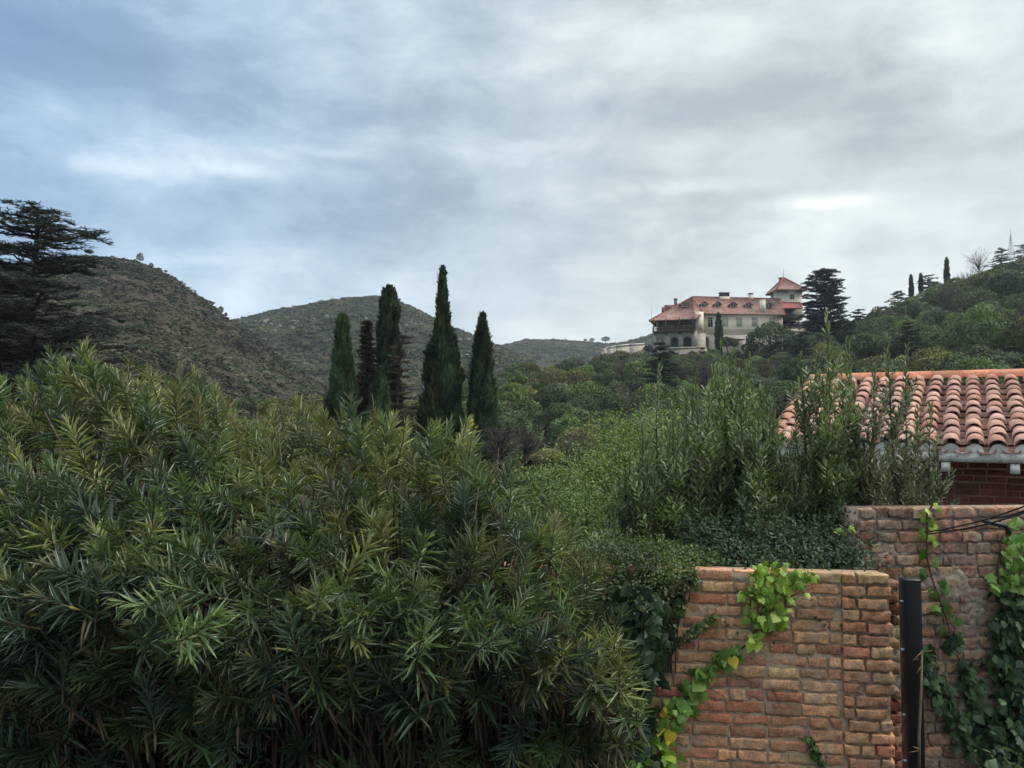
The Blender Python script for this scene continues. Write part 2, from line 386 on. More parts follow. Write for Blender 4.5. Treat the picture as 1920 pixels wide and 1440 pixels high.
def broadleaf(r, R=3.6, H=7.5, nl=18, nq=5200, q=.30, col=(.05, .075, .028), spread=.25, squash=.8, flat=False):
    """crown soup of leaf clumps on lobes"""
    S = Soup(); cz = H - R*squash
    c = unit(r.normal(size=(nl, 3)))*(r.random((nl, 1))**.4)*np.array([R*.68, R*.68, R*squash*.62]); c[:, 2] = np.abs(c[:, 2])*1.0 - R*.22; c += (0, 0, cz)
    lr = R*r.uniform(.22, .40, nl); lc = np.array(col)*r.uniform(1-spread, 1+spread, (nl, 1))*(1 + r.normal(size=(nl, 3))*.06)
    k = r.choice(nl, nq, p=lr**2/(lr**2).sum()); d = unit(r.normal(size=(nq, 3)) + (0, 0, .25))
    p = c[k] + d*(lr[k]*r.uniform(.82, 1.08, nq))[:, None]
    keep = np.ones(nq, bool)
    for j in range(nl): keep &= ~((np.linalg.norm(p-c[j], axis=1) < lr[j]*.78) & (k != j))
    p, d, k = p[keep], d[keep], k[keep]; n = len(p)
    Mx = frames(rdir(n, r), unit(d + .65*rdir(n, r)))
    S.inst(QUAD, QF, Mx, np.column_stack([q*r.uniform(.5, 1.2, n), q*r.uniform(.5, 1.3, n), np.ones(n)]), p, lc[k]*r.uniform(.72, 1.3, (n, 1)))
    return S
def airy(r, R=2.5, H=8, nb=90, col=(.1, .085, .075)):
    """bare or half bare crown of fine twigs"""
    S = Soup()
    for i in range(nb):
        d = unit(np.array([r.normal(), r.normal(), abs(r.normal())*1.2+.3])); b = np.array([0, 0, H*r.uniform(.2, .6)])
        L = R*r.uniform(.6, 1.1); e = b + d*L + np.array([0, 0, L*.3]); S.tube([b, (b+e)/2+rdir(1, r)[0]*.15, e], [.045, .03, .012], 3, col, cap=False)
        for q_ in range(4):
            s = b+(e-b)*r.uniform(.4, .95); S.tube([s, s+unit(d+.8*rdir(1, r)[0])*L*.3], [.02, .008], 3, col, cap=False)
    return S
TUFT_N = 6
def tuft_tpl(r, up=.5, wd=.16):
    v = []; f = []
    for i in range(TUFT_N):
        d = unit(np.array([*r.normal(size=2), abs(r.normal())*up+.1])); sd = unit(np.cross(d, r.normal(size=3)))*wd
        b = len(v); v += [tuple(-sd*.5), tuple(sd*.5), tuple(d+sd*.35), tuple(d-sd*.35)]; f.append((b, b+1, b+2, b+3))
    return np.array(v), np.array(f)
def cypress(r, prof, n=9000, col=(.028, .048, .022), q=.16, lump=.22, lean=(0, 0)):
    """prof: (height, radius) rows"""
    prof = np.asarray(prof, float); H = prof[-1, 0]; S = Soup()
    zs = np.interp(r.random(n*2), np.linspace(0, 1, 60), np.linspace(prof[0, 0], H, 60)); R_ = np.interp(zs, prof[:, 0], prof[:, 1])
    keep = r.random(n*2) < (R_+.12)/(R_.max()+.12); zs, R_ = zs[keep][:n], R_[keep][:n]; n = len(zs)
    a = r.uniform(0, 2*math.pi, n); sd = r.random()*50
    nz = np.array([mn.noise(Vector((math.cos(b)*1.8*max(1, rr_), math.sin(b)*1.8*max(1, rr_), z_*1.1 + sd))) for b, z_, rr_ in zip(a, zs, R_)])
    rad = R_*(.92 + lump*nz*2.2)*r.uniform(.8, 1.12, n)
    p = np.column_stack([np.cos(a)*rad + lean[0]*zs, np.sin(a)*rad + lean[1]*zs, zs])
    d = np.column_stack([np.cos(a), np.sin(a), np.full(n, .2)])
    L = unit(np.column_stack([np.cos(a)*.35, np.sin(a)*.35, np.ones(n)]) + .3*rdir(n, r))
    cc = 1.25*np.array(col)*(r.uniform(.65, 1.4, (n, 1)))*(1 + .9*np.clip(nz, -.5, .5)[:, None])  # lit lumps and shaded hollows painted into the foliage colour
    n2 = np.array([mn.noise(Vector((x_*.9, y_*.9, z_*.55 + sd + 20))) for x_, y_, z_ in p]); kb = np.clip((n2-.18)*5, 0, 1)[:, None]; cc = cc*(1-kb) + cc*np.array([1.55, 1.1, .9])*kb
    tv = np.array([[-.5, 0, 0], [.5, 0, 0], [.32, 1, .1], [-.32, 1, .1]])
    S.inst(tv, QF, frames(L, unit(d + .5*rdir(n, r))), np.column_stack([q*r.uniform(.6, 1.2, n), q*2.0*r.uniform(.6, 1.4, n), np.ones(n)*q]), p, cc)
    return S
def cedar(r, H=12., tiers=15, R=5., z0=1.8, per=6, ntuft=5200, q=.26, col=(.022, .034, .024), topw=.25, up=.12, bare=None, prof=None):
    """layered conifer: returns (wood soup, foliage soup)"""
    Wd, F = Soup(), Soup(); bc = (.04, .033, .028)
    zt = np.linspace(0, H*.98, 9); tx = np.cumsum(r.normal(size=(9, 2))*.06, 0); tp = np.column_stack([tx, zt])
    Wd.tube(tp, np.linspace(H*.024, .03, 9), 8, bc)
    P_, L_ = [], []
    for i in range(tiers):
        f = i/(tiers-1); z = z0 + (H-z0)*f**.95
        ln = R*(np.interp(f, *zip(*prof)) if prof else ((1-f)**.75*(1-topw) + topw)*(1 if f < .97 else .6))
        for k in range(per):
            a = k*2*math.pi/per + r.uniform(-.5, .5) + i*1.1; l = ln*r.uniform(.5, 1.15); zz = z + r.uniform(-.55, .55)*(H/tiers)
            b = np.array([np.interp(zz, zt, tx[:, 0]), np.interp(zz, zt, tx[:, 1]), min(zz, H*.97)])
            da = np.array([math.cos(a), math.sin(a), 0]); rise = up*r.uniform(.2, 2.0)
            ts = np.linspace(0, 1, 6); pts = [b + da*l*t + np.array([0, 0, l*rise*math.sin(t*2.2)*.9 + l*.04*math.sin(9*t+k)]) for t in ts]
            Wd.tube(pts, np.linspace(.016*l+.03, .012, 6), 5, bc, cap=False)
            pts = np.array(pts); sd_ = np.array([-da[1], da[0], 0])
            m = max(5, int(l*9)); 
            for j in range(m):
                t = r.uniform(.22, 1.0); c0 = np.array([np.interp(t, ts, pts[:, q_]) for q_ in range(3)])
                wdt = l*.34*math.sin(min(1, t*1.05)*math.pi*.93)*r.uniform(.25, 1)*r.choice([-1, 1])
                tip = c0 + sd_*wdt + da*abs(wdt)*.65 + (0, 0, abs(wdt)*.1)
                if r.random() < .5: Wd.tube([c0, tip], [.022, .008], 3, bc, cap=False)
                for g in np.linspace(.15, 1, max(2, int(abs(wdt)*4))):
                    P_.append(c0 + (tip-c0)*g + r.normal(size=3)*(.07, .07, .03)); L_.append(unit(tip-c0 + da*.3))
            P_.append(pts[-1]); L_.append(da)
    P_ = np.array(P_); n = len(P_)
    if n > ntuft: k = r.choice(n, ntuft, replace=False); P_ = P_[k]; n = ntuft
    for w_ in range(4):
        tv, tf = tuft_tpl(r); ix = np.arange(w_, n, 4); m = len(ix); a = r.uniform(0, 6.28, m)
        Mz = np.zeros((m, 3, 3)); Mz[:, 0, 0] = np.cos(a); Mz[:, 0, 1] = -np.sin(a); Mz[:, 1, 0] = np.sin(a); Mz[:, 1, 1] = np.cos(a); Mz[:, 2, 2] = 1
        F.inst(tv, tf, Mz, np.column_stack([q*r.uniform(.7, 1.4, (m, 1))]*3)*(1, 1, .7), P_[ix], np.array(col)*r.uniform(.6, 1.5, (m, 1))*(1+r.normal(size=(m, 3))*.05))
    return Wd, F
def place_tree(name, crown, trunk, loc, label, cat='tree', group=None, rz=0., crown_mat='tree', tname='crown', scale=1.):
    e = empty(name, tuple(loc), rz); tag(e, label, cat, group); e.scale = (scale,)*3 if not hasattr(scale, '__len__') else scale
    crown.build(tname, M[crown_mat] if isinstance(crown_mat, str) else crown_mat, e)
    if trunk is not None: trunk.build('trunk', M['bark'], e)
    return e

# ------------------------------------------------------------------ the wood on the right-hand hill
r2 = np.random.default_rng(21)
protos = []
for i in range(9):
    R = [3.6, 3.2, 4.0, 3.4, 3.0, 3.8, 3.3, 3.6, 2.9][i]; Hh = R*[1.9, 2.1, 1.7, 2.0, 2.3, 1.8, 2.0, 1.6, 1.9][i]
    e = place_tree('broadleaf_tree', broadleaf(r2, R, Hh, [34, 28, 40, 30, 24, 44, 34, 28, 36][i], 9500, .19, (.098, .114, .056)), trunk_soup(Hh*.7, .22, r2), (0, -500, -50), 'x')
    protos.append(e)
e = place_tree('bare_tree', airy(r2, 3.0, 6.5, 110, (.085, .075, .066)), trunk_soup(4.5, .16, r2, col=(.1, .09, .08)), (0, -500, -50), 'x', tname='twigs', crown_mat='bark'); bare_p = e
Wd, F = cedar(r2, 9, 12, 3.4, 1.2, 6, 2600, .34, (.022, .034, .024)); con_p = place_tree('conifer_tree', F, Wd, (0, -500, -50), 'x', crown_mat='conifer', tname='foliage')
KIND = [('dark green', (.62, .70, .64)), ('grey green', (.85, .9, 1.05)), ('olive green', (1.12, 1.02, .72)), ('mid green', (.8, 1.0, .75)), ('brownish', (1.05, .85, .78)), ('bright green', (.95, 1.1, .72)), ('deep bluish green', (.42, .56, .58))]
KW = [.24, .2, .15, .2, .04, .08, .09]
LM = [((1270, 668), 'the villa arcade'), ((1170, 668), 'the stone terrace wall'), ((1380, 650), 'the villa facade'), ((1545, 610), 'the villa cedar'), ((1478, 640), 'the villa tower'),
      ((1640, 600), 'the dip right of the villa cedar'), ((1718, 560), 'the paired skyline cypresses'), ((1776, 530), 'the lone skyline cypress'), ((1835, 510), 'the bare skyline tree'), ((1895, 490), 'the lattice masts'),
      ((1900, 600), 'the upper right hillside'), ((1780, 690), 'the near tiled ridge'), ((1600, 690), 'the tiled ridge end'), ((904, 700), 'the rightmost valley cypress'), ((1000, 700), 'the left wood edge'),
      ((1080, 740), 'the wooded slope centre'), ((1200, 730), 'the slope under the terrace'), ((1030, 830), 'the pale valley bush'), ((1350, 720), 'the tall laurel stems'), ((1700, 640), 'the slope above the roof'), ((1480, 700), 'the slope under the tower')]
cand = []; tries = 0
VKEEP = lambda v: 38 < v[0] < 76 and 186.5 < v[1] < 214     # the villa's own ground
while len(cand) < 330 and tries < 16000:
    tries += 1
    px = r2.uniform(830, 2010); t = r2.uniform(.12, 1.04); v = HF.at(np.array([px]), np.array([t]))[0]
    if VKEEP(v): continue
    if px > 1215 and px < 1560 and v[1] > 180: continue
    s = r2.uniform(.75, 1.25)*(1.25 if px > 1560 else 1)
    lim = np.interp(px, [930, 1000, 1100, 1180, 1230, 1290, 1340, 1400, 1480, 1560, 1600, 1650, 1700, 1760, 1800, 1860, 1920, 2010], [688, 673, 667, 662, 668, 664, 656, 668, 660, 620, 600, 572, 552, 532, 512, 492, 470, 450]) + r2.uniform(-12, 6)
    s = min(s, ((778-lim)*v[1]/FPX + CZ - v[2])/7.4)
    if s < .42: continue
    if any((v[0]-c[0][0])**2 + (v[1]-c[0][1])**2 < (3.05*(s+c[1]))**2*.55 for c in cand): continue
    py = 778 - (v[2]+4-CZ)/v[1]*FPX
    if py > 905 or (py > 745 and px > 1480) or (py > 840 and px > 1150): continue
    cand.append((v, s, px, py))
LBL = {}
cand.sort(key=lambda c: c[0][1]); cand = cand[:300]
order = ['nearest', 'next', 'farther', 'upper', 'small', 'hindmost']
for v, s, px, py in cand:
    zone = mn.noise(Vector((v[0]*.05, v[1]*.05, 9)))
    q_ = r2.random()
    ki = int(r2.choice(7, p=KW)); kn, kc = KIND[ki]
    src = con_p if q_ < .07 else (bare_p if q_ > .965 else protos[int(r2.integers(0, 9))])
    c = copy_tree(src); c.location = tuple(v - (0, 0, .3)); c.rotation_euler.z = r2.uniform(0, 6.28)
    zs = s*r2.uniform(.85, 1.15); c.scale = (s, s, zs)
    b_ = r2.uniform(.8, 1.25)
    for ch in c.children: ch.color = (kc[0]*b_, kc[1]*b_, kc[2]*b_, 1)
    lm = min(LM, key=lambda l: (l[0][0]-px)**2 + 1.5*(l[0][1]-py)**2); ddx, ddy = px-lm[0][0], py-lm[0][1]
    rel = ('left of and ' if ddx < -22 else 'right of and ' if ddx > 22 else '') + ('below' if ddy > 12 else 'above' if ddy < -12 else 'level with')
    sz = 'large ' if s > 1.1 else 'small ' if s < .85 else ''
    shape = 'pointed layered conifer' if src is con_p else ('leafless twiggy tree' if src is bare_p else {0: 'round crowned tree', 1: 'lumpy crowned tree', 2: 'broad crowned tree'}[int(px*7) % 3])
    colw = 'dark green' if src is con_p else ('grey' if src is bare_p else kn)
    lb = f'{sz}{colw} {shape} {rel} {lm[1]}'; tag(c, lb, 'tree', 'trees of the wood on the right hill'); LBL.setdefault(lb, []).append((px, c))
for lb, L_ in LBL.items():
    L_.sort(key=lambda q: q[0])
    if len(L_) == 2: L_[0][1]['label'] = lb + ', left'; L_[1][1]['label'] = lb + ', right'
    for _, c in L_:
        if len(c['label'].split()) > 16: c['label'] = c['label'].replace('left of and ', '').replace('right of and ', '')
def hide_proto(e):
    for ch in list(e.children): bpy.data.objects.remove(ch)
    bpy.data.objects.remove(e)

# undergrowth of the wood: uncountable
S = Soup(); scrub(S, HF, 780, 2050, .03, 1.03, 5200, 1.0, 2.6, [(.055, .07, .035), (.07, .078, .042), (.08, .074, .048), (.045, .058, .033)], r2)
def ground_scrub(S, n, x0, x1, y0, y1, smin, smax, cols, r):
    X, Y = r.uniform(x0, x1, n), r.uniform(y0, y1, n); v = np.column_stack([X, Y, gz(X, Y)]); cols = np.array(cols); tp_ = [dome_tpl(26, r) for _ in range(4)]
    for w_ in range(4):
        vv = v[w_::4]; c_ = len(vv); a = r.uniform(0, 6.28, c_); Mz = np.zeros((c_, 3, 3)); Mz[:, 0, 0] = np.cos(a); Mz[:, 0, 1] = -np.sin(a); Mz[:, 1, 0] = np.sin(a); Mz[:, 1, 1] = np.cos(a); Mz[:, 2, 2] = 1
        S.inst(*tp_[w_], Mz, (smin+(smax-smin)*r.random(c_))[:, None]*np.array([1, 1, .8]), vv, cols[r.integers(0, len(cols), c_)]*r.uniform(.75, 1.25, (c_, 1)))
ground_scrub(S, 5000, -60, 60, 20, 118, .7, 1.8, [(.055, .07, .035), (.07, .078, .042), (.085, .078, .05), (.045, .058, .033)], r2)
tag(S.build('undergrowth', M['scrub']), 'dark undergrowth filling gaps between the trees of the wood', 'undergrowth', kind='stuff')

# individually recognisable far trees
def on(px, py, d, dz=0): p_ = P(px, py, d); p_[2] += dz; return p_
def std_tree(px, py_base, d, h_px, kind, label, name='tree', src=None, group=None, wx=1.0, colr=None):
    src = src or protos[int(r2.integers(0, 9))]
    hh = h_px/FPX*d
    base = {True: 9.0}.get(src is con_p, 7.0); s_ = hh/base
    c = copy_tree(src); c.location = tuple(on(px, py_base, d)); c.rotation_euler.z = r2.uniform(0, 6.28); c.scale = (s_*wx, s_*wx, s_)
    for ch in c.children: ch.color = (*(colr or (.8, .9, .8)), 1)
    tag(c, label, 'tree', group); return c
std_tree(262, 496, 330, 26, 0, 'tallest of the small trees on the crest of the left hill', wx=.6, colr=(.3, .36, .33))
std_tree(283, 504, 329, 14, 0, 'little round tree just right of the tallest crest tree, left hill', wx=.7, colr=(.3, .36, .33))
std_tree(311, 514, 327, 9, 0, 'tiny shrub sized tree lowest on the left hill crest', colr=(.3, .35, .3))
std_tree(413, 594, 317, 24, 0, 'small open tree near the foot of the left hill skyline', wx=.6, colr=(.35, .4, .38))
std_tree(455, 601, 618, 9, 0, 'dark low tree at the left shoulder of the middle hill', wx=1.5, colr=(.5, .6, .55))
std_tree(748, 566, 618, 8, 0, 'dark bush sized tree on the middle hill crest behind the cypress', wx=1.4, colr=(.5, .6, .55))
for px_, hp, lb in ((1097, 9, 'left'), (1110, 11, 'middle')):
    std_tree(px_, 643, 948, hp, 0, f'tiny round tree on the far saddle, {lb} of the three skyline trees', wx=1.2, colr=(.45, .6, .55))
std_tree(1135, 646, 940, 18, 0, 'dark forked tree on the far saddle, rightmost and biggest of three', wx=1.15, colr=(.4, .52, .5))
# rounded bushes / olives in the valley, between oleander top and hills
for i, (px_, pb, d_, hp, wx_, cl_, lb) in enumerate([
    (520, 800, 95, 80, 1.25, (1.05, 1.0, .7), 'olive green rounded tree in valley left of the cypress group'), (565, 812, 88, 90, 1.2, (.95, .9, .72), 'dull green rounded tree directly left of the shortest cypress'),
    (470, 790, 120, 60, 1.2, (.65, .75, .7), 'small dark tree low on the left in the valley above the oleander'), (600, 800, 80, 60, 1.2, (.9, .8, .7), 'brownish low tree at the foot of the left cypress'),
    (790, 830, 85, 95, 1.2, (1.0, .92, .75), 'olive brown tree between the double cypress and the tallest cypress'), (770, 830, 70, 70, 1.2, (.6, .65, .55), 'low dark tree at the feet of the middle cypresses'),
    (870, 830, 80, 90, 1.2, (.9, .92, .75), 'grey olive tree between the tallest and rightmost cypress'), (960, 790, 118, 84, 1.15, (1.0, 1.1, .7), 'light green tree just right of the rightmost cypress'),
    (955, 850, 75, 85, 1.1, (.62, .78, .72), 'dark blue green tree low beside the rightmost cypress'), (1010, 830, 70, 62, .5, (.4, .55, .42), 'narrow dark tree standing in the valley scrub')]):
    std_tree(px_, pb, d_, hp, 0, lb, wx=wx_, colr=cl_)
std_tree(1030, 882, 44, 60, 0, 'pale olive rounded bush in the valley in front of the wood', wx=1.55, colr=(1.5, 1.3, 1.15)); 
for px_, pb, d_, hp, lb in ((940, 880, 40, 84, 'grey leafless bush under the rightmost cypress'), (985, 870, 46, 74, 'grey brown leafless bush left of the pale olive bush'), (1085, 878, 52, 70, 'grey twiggy bush right of the pale olive bush')):
    std_tree(px_, pb, d_, hp, 0, lb, src=bare_p, wx=1.6)

# skyline on the right
def cyp(px, top, base, d, hw, label, n=2500, col=(.03, .045, .026), q=.16, group=None, prof=None, lump=.22, lean=(0, 0)):
    b = P(px, base, d); H = P(px, top, d)[2] - b[2]; R = hw/FPX*d
    pr = prof or [(.02, .6), (.2, 1), (.5, .95), (.75, .75), (.9, .45), (.97, .2), (1, .05)]
    cr = cypress(r2, [(a*H, c*R) for a, c in pr], n, col, q, lump, lean); tk = Soup(); tk.tube([(0, 0, -.2), (0, 0, H*.5), (lean[0]*H*.9, 0, H*.9)], [R*.16+.05, R*.1+.03, .02], 6, (.05, .04, .03))
    return place_tree('cypress_tree', cr, tk, b, label, 'cypress', group, crown_mat='conifer')
cyp(1709, 516, 560, 212, 3.6, 'left of the two close thin cypresses on the right skyline', 1500, q=.22, group='skyline cypresses')
cyp(1727, 514, 552, 214, 3.4, 'right of the two close thin cypresses on the right skyline', 1500, q=.22, group='skyline cypresses')
cyp(1776, 484, 545, 216, 4.6, 'lone taller thin cypress on the right skyline', 1800, q=.22, group='skyline cypresses')
Wd, F = cedar(r2, 6.5, 7, 3.4, 2.6, 6, 1100, .36, (.02, .03, .022), topw=.5)
place_tree('cedar_tree', F, Wd, P(1742, 560, 214), 'small flat topped cedar right of the two close skyline cypresses', 'cedar', crown_mat='conifer', tname='foliage')
place_tree('cedar_tree', *[s for s in cedar(r2, 5.5, 6, 3.0, 2.0, 6, 800, .36, (.03, .042, .026), topw=.5)][::-1], P(1684, 584, 208), 'low spreading cedar at the left end of the right skyline', 'cedar', crown_mat='conifer', tname='foliage')
place_tree('bare_tree', airy(r2, 4.6, 7.5, 80, (.13, .125, .125)), trunk_soup(5.5, .16, r2, col=(.12, .11, .11)), P(1836, 528, 219), 'leafless pale tree on the right skyline left of the masts', 'tree', tname='twigs', crown_mat='bark')
Wd, F = cedar(r2, 9, 10, 5.0, 1.0, 6, 1800, .36, (.02, .03, .022), topw=.3)
place_tree('cedar_tree', F, Wd, P(1880, 524, 222), 'dark cedar on the skyline under the lattice masts', 'cedar', crown_mat='conifer', tname='foliage')
place_tree('cedar_tree', *[s for s in cedar(r2, 10, 10, 5.0, 1.0, 6, 1800, .36, (.024, .034, .024), topw=.3)][::-1], P(1922, 522, 224), 'dark cedar cut by the right edge of the picture on skyline', 'cedar', crown_mat='conifer', tname='foliage')
M['steel_far'] = rough_mat('galvanised_steel', (.30, .32, .34), (.24, .26, .28), 2., .6)
def mast(px, top, base, d, w0, label):
    b = P(px, base, d); H = P(px, top, d)[2] - b[2]; e = empty('lattice_mast', tuple(b)); tag(e, label, 'antenna mast', 'antenna masts on the skyline')
    S = Soup(); cs = [(1, 1), (-1, 1), (-1, -1), (1, -1)]; lv = np.linspace(0, 1, 9); wz = lambda t: w0*(1-t)**1.0*.5 + .06
    for cx, cy in cs: S.tube([(cx*wz(t), cy*wz(t), H*.8*t) for t in lv], .055, 4)
    for a, b_ in zip(lv[:-1], lv[1:]):
        for k in range(4):
            c0, c1 = cs[k], cs[(k+1) % 4]; S.tube([(c0[0]*wz(a), c0[1]*wz(a), H*.8*a), (c1[0]*wz(b_), c1[1]*wz(b_), H*.8*b_)], .035, 3)
    S.build('lattice_frame', M['steel_far'], e); S = Soup(); S.tube([(0, 0, H*.78), (0, 0, H)], [.07, .03], 5); S.build('antenna_rod', M['steel_far'], e)
mast(1896, 428, 490, 232, 1.5, 'tall pointed lattice mast on the right skyline'); mast(1880, 460, 500, 230, 1.1, 'shorter lattice mast left of the tall one')

# ------------------------------------------------------------------ valley cypresses and the cedar on the left
cyp(641, 594, 800, 46, 25, 'shortest green cypress, leftmost of the valley cypresses', 9000, (.030, .052, .022), .13, 'valley cypresses', [(.0, .95), (.25, 1), (.42, .72), (.62, .52), (.82, .44), (.93, .38), (.98, .2), (1, .05)], .3)
cyp(728, 543, 820, 47, 25, 'cypress with a forked blunt top behind the brown conifer', 10000, (.030, .042, .022), .14, 'valley cypresses', [(.0, .8), (.2, .95), (.4, .85), (.6, .74), (.78, .68), (.9, .55), (.96, .45), (.99, .3), (1, .1)], .35)
cyp(721, 548, 700, 47.2, 6, 'thin side leader of the forked cypress', 900, (.030, .042, .022), .13, 'valley cypresses')
cyp(712, 694, 830, 43, 20, 'low bright green cypress in front of the forked cypress', 5000, (.035, .058, .026), .12, 'valley cypresses', [(.0, 1), (.3, .95), (.6, .7), (.8, .45), (.95, .2), (1, .05)], .3)
cyp(829, 506, 850, 46, 35, 'tallest cypress with a long narrow tip, second from right', 15000, (.026, .044, .020), .13, 'valley cypresses', [(.0, .85), (.15, .98), (.35, .95), (.5, .85), (.60, .62), (.68, .36), (.78, .24), (.9, .17), (.97, .10), (1, .02)], .30)
cyp(904, 592, 862, 45, 23.5, 'rightmost valley cypress tapering evenly to a point', 10000, (.026, .042, .021), .13, 'valley cypresses', [(.0, .7), (.15, .85), (.35, 1), (.5, .95), (.7, .75), (.85, .48), (.95, .2), (1, .03)], .18)
Wd, F = cedar(r2, 7.3, 26, 1.1, .3, 11, 12000, .19, (.055, .046, .034), topw=.10, up=.0)
place_tree('conifer_tree', F, Wd, P(685, 820, 47.5), 'brownish pointed conifer between the two left valley cypresses', 'conifer', crown_mat='conifer', tname='foliage')
Wd, F = cedar(r2, 7.0, 12, 1.3, .5, 6, 2500, .17, (.07, .058, .034), topw=.3, up=-.03)
place_tree('conifer_tree', F, Wd, P(742, 850, 45), 'drooping brown branched conifer low beside the forked cypress', 'conifer', crown_mat='conifer', tname='foliage')
cedprof = [(0, 1.), (.2, 1.02), (.4, .86), (.55, .70), (.7, .72), (.85, .62), (.95, .50), (1, .25)]
b_ = P(64, 790, 42); Wd, F = cedar(np.random.default_rng(8), P(64, 384, 42)[2]-b_[2], 18, 5.1, 1.0, 9, 22000, .22, (.024, .036, .026), up=.10, prof=cedprof)
place_tree('cedar_tree', F, Wd, b_, 'large dark layered cedar at the left edge of the picture', 'cedar', crown_mat='conifer', tname='foliage')
b_ = P(-70, 760, 44); Wd, F = cedar(np.random.default_rng(9), P(-70, 462, 44)[2]-b_[2], 15, 4.6, 1.2, 9, 12000, .26, (.024, .036, .026), up=.1, prof=cedprof)
place_tree('cedar_tree', F, Wd, b_, 'second dark cedar half outside the left edge', 'cedar', crown_mat='conifer', tname='foliage')

# ------------------------------------------------------------------ villa on the hill
def m_(py, d): return P(960, py, d)[2]
def X_(px, d): return (px-960)/FPX*d
M['render_wall'] = rough_mat('cream_render', (.70, .64, .49), (.62, .57, .44), .25, .9, 8, .2, .02)
m, N = mat_base('villa_stone'); pos = N.node('ShaderNodeNewGeometry').outputs['Position']
vo = N.node('ShaderNodeTexVoronoi'); N.put(vo.inputs['Vector'], N.vm('MULTIPLY', pos, (1, 1, 1.6))); vo.inputs['Scale'].default_value = 2.2
out(N, principled(N, N.mix(N.maprange(N.noise(pos, 1.2, 5), .35, .65), N.mix(.25, (.46, .41, .33), N.vm('SCALE', vo.outputs['Color'], sc=.55)), (.33, .30, .25)), .95, .1, vo.outputs['Distance'], .6, .08)); M['stone'] = m
def tile_far(name, a, b, c):
    m, N = mat_base(name); pos = N.node('ShaderNodeNewGeometry').outputs['Position']
    n1 = N.noise(pos, 2.2, 5, .75); n2 = N.noise(pos, .5, 4)
    col = N.mix(N.maprange(n1, .38, .62), a, b); col = N.mix(N.maprange(n2, .5, .68), col, c)
    w_ = N.node('ShaderNodeTexWave'); N.put(w_.inputs['Vector'], pos); w_.inputs['Scale'].default_value = 1.25; w_.inputs['Distortion'].default_value = .6
    out(N, principled(N, col, .9, .15, N.m('ADD', w_.outputs[1], N.m('MULTIPLY', n1, .6)), .8, .08)); return m
M['tile_far'] = tile_far('old_roof_tiles', (.31, .165, .135), (.15, .085, .072), (.29, .21, .165))
M['tile_red'] = tile_far('red_roof_tiles', (.34, .11, .09), (.24, .08, .065), (.3, .14, .1))
M['dark_wood'] = rough_mat('dark_timber', (.045, .028, .020), (.07, .045, .03), 3, .7)
M['glass_dark'] = rough_mat('dark_pane', (.012, .014, .018), (.02, .022, .026), 1, .15, spec=.5, bstr=.05)
M['white_trim'] = rough_mat('white_trim', (.60, .58, .50), (.5, .48, .42), 2, .7)
M['shutter'] = rough_mat('cream_shutter', (.5, .48, .38), (.46, .44, .35), 2, .8)
M['grey_metal'] = rough_mat('grey_louvre', (.13, .14, .17), (.09, .10, .13), 2, .6)
M['shade_wall'] = rough_mat('shaded_render', (.20, .19, .18), (.16, .15, .15), .8, .9)  # shade of porch, arcade and loggia put into a darker render colour
V = empty('villa', (X_(1395, 196), 190, m_(665, 190))); VO = np.array(V.location)
tag(V, 'large cream villa with red tiled roofs, arcade and square tower on the wooded hill', 'villa')
def vpart(S, name, mat, parent=None, **k):
    return S.build(name, mat, parent or V, org=VO, **k)
YF = 190.0; Ybk = 202.
xa, xb = X_(1318, YF), X_(1470, YF); zt = m_(590, YF); zb = m_(628, YF)
S = Soup(); S.box((xa, YF, zb), (xb, Ybk, zt)); S.box((xa-.02, YF-.07, m_(616.6, YF)), (xb+.02, YF, m_(615.2, YF)))
wall = vpart(S, 'wall', M['render_wall'])
# porch wing: its front line runs A -> B, the right end nearer to the viewer
A = np.array([X_(1228, 191.2), 191.2]); B = np.array([X_(1303, 187.6), 187.6]); u = (B-A)/np.linalg.norm(B-A); nrm = np.array([u[1], -u[0]]); LW = np.linalg.norm(B-A)
if nrm[1] > 0: nrm = -nrm
def wp(s, out_, z): q = A + u*s + nrm*out_; return (q[0], q[1], z)
def obox(S, s0, s1, o0, o1, z0, z1, col=(.5, .5, .5), mi=0):
    v = [wp(s0, o1, z0), wp(s1, o1, z0), wp(s1, o0, z0), wp(s0, o0, z0), wp(s0, o1, z1), wp(s1, o1, z1), wp(s1, o0, z1), wp(s0, o0, z1)]
    S.add(v, np.array([[0,3,2,1],[4,5,6,7],[0,1,5,4],[1,2,6,5],[2,3,7,6],[3,0,4,7]]), col, mi)
zfl = m_(620, 189); zpt = m_(598, 189)
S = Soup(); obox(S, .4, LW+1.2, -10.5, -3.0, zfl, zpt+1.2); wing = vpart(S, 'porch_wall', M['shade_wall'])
S = Soup(); obox(S, .05, .5, -10.5, -2.2, zfl, zpt+.4); vpart(S, 'side_wall', M['render_wall']); S = Soup(); S.box((X_(1303, 189)+.3, 188.6, zb+.3), (xa+.02, YF+.4, m_(588, YF)+.3)); vpart(S, 'side_wall', M['render_wall'])
def arch_wall(name, mat, s0, s1, o0, o1, z0, z1, arches, parent=None):
    S = Soup(); x = s0
    for cs, hw, zs in arches:
        obox(S, x, cs-hw, o0, o1, z0, z1); N_ = 10
        for k in range(N_):
            a0, a1 = cs-hw+2*hw*k/N_, cs-hw+2*hw*(k+1)/N_; am = (a0+a1)/2; zz = zs + math.sqrt(max(0, hw*hw-(am-cs)**2))
            obox(S, a0, a1, o0, o1, zz, z1)
        x = cs+hw
    obox(S, x, s1, o0, o1, z0, z1); return vpart(S, name, mat, parent)
zar = m_(650.5, 189)
def s_of(px, d=189.): return (X_(px, d)-A[0])/u[0]
